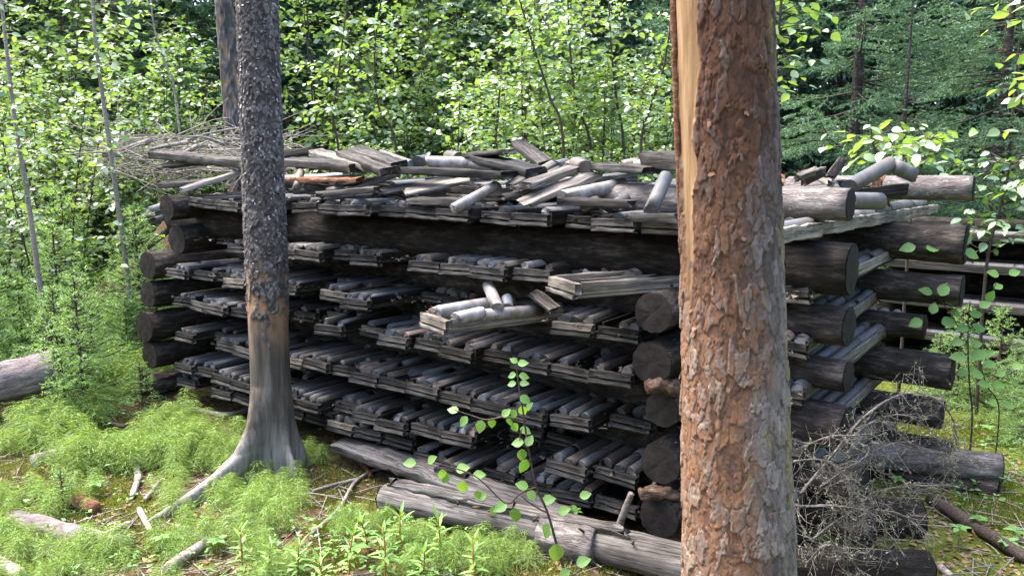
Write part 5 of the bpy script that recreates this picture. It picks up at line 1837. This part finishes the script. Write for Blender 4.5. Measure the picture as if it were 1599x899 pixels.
def add_ht(x, y, s):
    global n
    v, t = HT[rg.integers(5)]
    a = rg.uniform(0, 6.28)
    c, s_ = math.cos(a), math.sin(a)
    R = np.array([[c, -s_, 0], [s_, c, 0], [0, 0, 1]])
    HV.append(v @ R.T * s + [x, y, gz(x, y) - .01])
    HTt.append(t + n)
    n += len(v)


def scatter_px(box, cnt, hmin, hmax, thr=.0, seedn=3):
    k = 0
    for _ in range(cnt * 4):
        if k >= cnt:
            break
        x, y = rg.uniform(box[0], box[2]), rg.uniform(box[1], box[3])
        p = atz(x, y, 0)
        if p[1] > 9 or in_stack(p[0], p[1], .03):
            continue
        if (x < 110 and 540 < y < 655 and rg.random() < .85) or (170 < x < 335 and 720 < y < 800 and rg.random() < .8) or (480 < x < 580 and 690 < y < 780 and rg.random() < .8) or (310 < x < 395 and 640 < y < 780 and rg.random() < .55):
            continue
        if vnoise(np.array([[p[0] * 2.6, p[1] * 2.6, .5]]), seedn)[0] < thr:
            continue
        add_ht(p[0], p[1], rg.uniform(hmin, hmax))
        k += 1


for box, cnt, h0, h1, thr in [((-60, 460, 300, 620), 420, .18, .34, .05), ((-60, 600, 400, 720), 270, .14, .24, .36), ((240, 680, 420, 790), 60, .11, .19, .4), ((400, 735, 480, 790), 26, .1, .17, 0), ((470, 670, 610, 715), 42, .08, .14, .1),
                              ((520, 800, 610, 840), 22, .09, .14, 0), ((610, 850, 790, 910), 60, .09, .15, .2), ((740, 850, 830, 899), 26, .09, .14, 0), ((690, 715, 1000, 815), 120, .05, .1, .1), ((-60, 720, 480, 920), 130, .10, .19, .52), ((240, 830, 420, 920), 34, .10, .16, .3), ((1490, 600, 1640, 660), 40, .08, .14, .2)]:
    scatter_px(box, cnt, h0, h1, thr)
props(obj("horsetail", mesh_np("horsetail", np.concatenate(HV), [np.concatenate(HTt)], M['horsetail'])), "feathery light green horsetails covering the ground", "ground cover", None, "stuff")
print("horsetail tris", sum(len(x) for x in HTt))

# moss blades
rg = np.random.default_rng(100)


def blades(cnt, boxes, hmin, hmax, wid, thr, seedn, lean=.5):
    P = []
    for (x0, y0, x1, y1), fr in boxes:
        m = int(cnt * fr)
        xs, ys = rg.uniform(x0, x1, m), rg.uniform(y0, y1, m)
        r = np.stack([(xs - 799.5) / FPX, np.full(m, FWD[1]) + UPV[1] * (449.5 - ys) / FPX, FWD[2] + UPV[2] * (449.5 - ys) / FPX], 1)
        p = EYEP + r * (-EYE / r[:, 2])[:, None]
        P.append(p)
    P = np.concatenate(P)
    P = P[(P[:, 1] < 12) & ~in_stack(P[:, 0], P[:, 1])]
    P = P[fbm(P * (1.7, 1.7, 0), seedn, 3) > thr]
    P[:, 2] = ground_h(P[:, 0], P[:, 1]) - .004
    m = len(P)
    d = rg.normal(0, lean, (m, 3))
    d[:, 2] = 1
    d /= np.linalg.norm(d, axis=1)[:, None]
    h = rg.uniform(hmin, hmax, m)
    s = np.cross(d, rg.normal(0, 1, (m, 3)))
    s /= np.linalg.norm(s, axis=1)[:, None]
    v = np.stack([P - s * wid, P + s * wid, P + d * h[:, None]], 1).reshape(-1, 3)
    return v, np.arange(m * 3).reshape(-1, 3)


v, t = blades(220000, [((1200, 640, 1700, 920), .45), ((-60, 560, 560, 920), .4), ((500, 640, 1100, 920), .15)], .012, .032, .0035, .46, 17)
props(obj("moss", mesh_np("moss", v, [t], M['moss'])), "soft yellow green moss carpet on the ground", "ground cover", None, "stuff")
# litter
P, D, N, Z = [], [], [], []
for i in range(9000):
    x, y = rg.uniform(-40, 1640), rg.uniform(600, 915)
    p = atz(x, y, 0)
    if in_stack(np.array([p[0]]), np.array([p[1]]))[0]:
        continue
    P.append([p[0], p[1], gz(p[0], p[1]) + .004])
    D.append(rg.normal(0, 1, 3) * (1, 1, .25))
    N.append(np.array([0, 0, 1]) + rg.normal(0, .35, 3))
    Z.append(rg.uniform(.012, .04))
v, t = place_leaves(P, D, N, np.array(Z), True)
props(obj("leaf_litter", mesh_np("leaf_litter", v, [t], M['litter'])), "brown dead leaves and bark bits on the forest floor", "litter", None, "stuff")
mb = MB()
for i in range(900):
    x, y = rg.uniform(-40, 1640), rg.uniform(610, 915)
    p = atz(x, y, 0)
    if in_stack(np.array([p[0]]), np.array([p[1]]))[0]:
        continue
    a = rg.uniform(0, 6.28)
    d = np.array([math.cos(a), math.sin(a), rg.normal(0, .12)]) * rg.uniform(.04, .16)
    p = np.array([p[0], p[1], gz(p[0], p[1]) + .008])
    mb.add(*tube(smooth_line([p - d, p + [0, 0, .006], p + d], 4), np.full(4, rg.uniform(.0012, .0035)), 4, False))
props(obj("fallen_twigs", mb.mesh("fallen_twigs", M['twig'])), "small dead twigs strewn over the forest floor", "litter", None, "stuff")
# low broad leaved cover
P, D, N, Z = [], [], [], []
for box, cnt in (((-60, 560, 420, 920), 420), ((1480, 560, 1660, 800), 260), ((380, 820, 760, 920), 260), ((-60, 440, 240, 560), 300)):
    for i in range(cnt):
        x, y = rg.uniform(box[0], box[2]), rg.uniform(box[1], box[3])
        p = atz(x, y, 0)
        if p[1] > 9 or in_stack(np.array([p[0]]), np.array([p[1]]), .02)[0]:
            continue
        h = rg.uniform(.02, .09)
        for k in range(3):
            a = rg.uniform(0, 6.28)
            P.append([p[0], p[1], gz(p[0], p[1]) + h])
            D.append([math.cos(a), math.sin(a), rg.uniform(-.2, .4)])
            N.append(np.array([0, 0, 1]) + rg.normal(0, .3, 3))
            Z.append(rg.uniform(.012, .032))
v, t = place_leaves(P, D, N, np.array(Z), True, .9)
props(obj("low_leaves", mesh_np("low_leaves", v, [t], M['berry_leaf'], True)), "low small leaved plants mixed into the moss", "ground cover", None, "stuff")
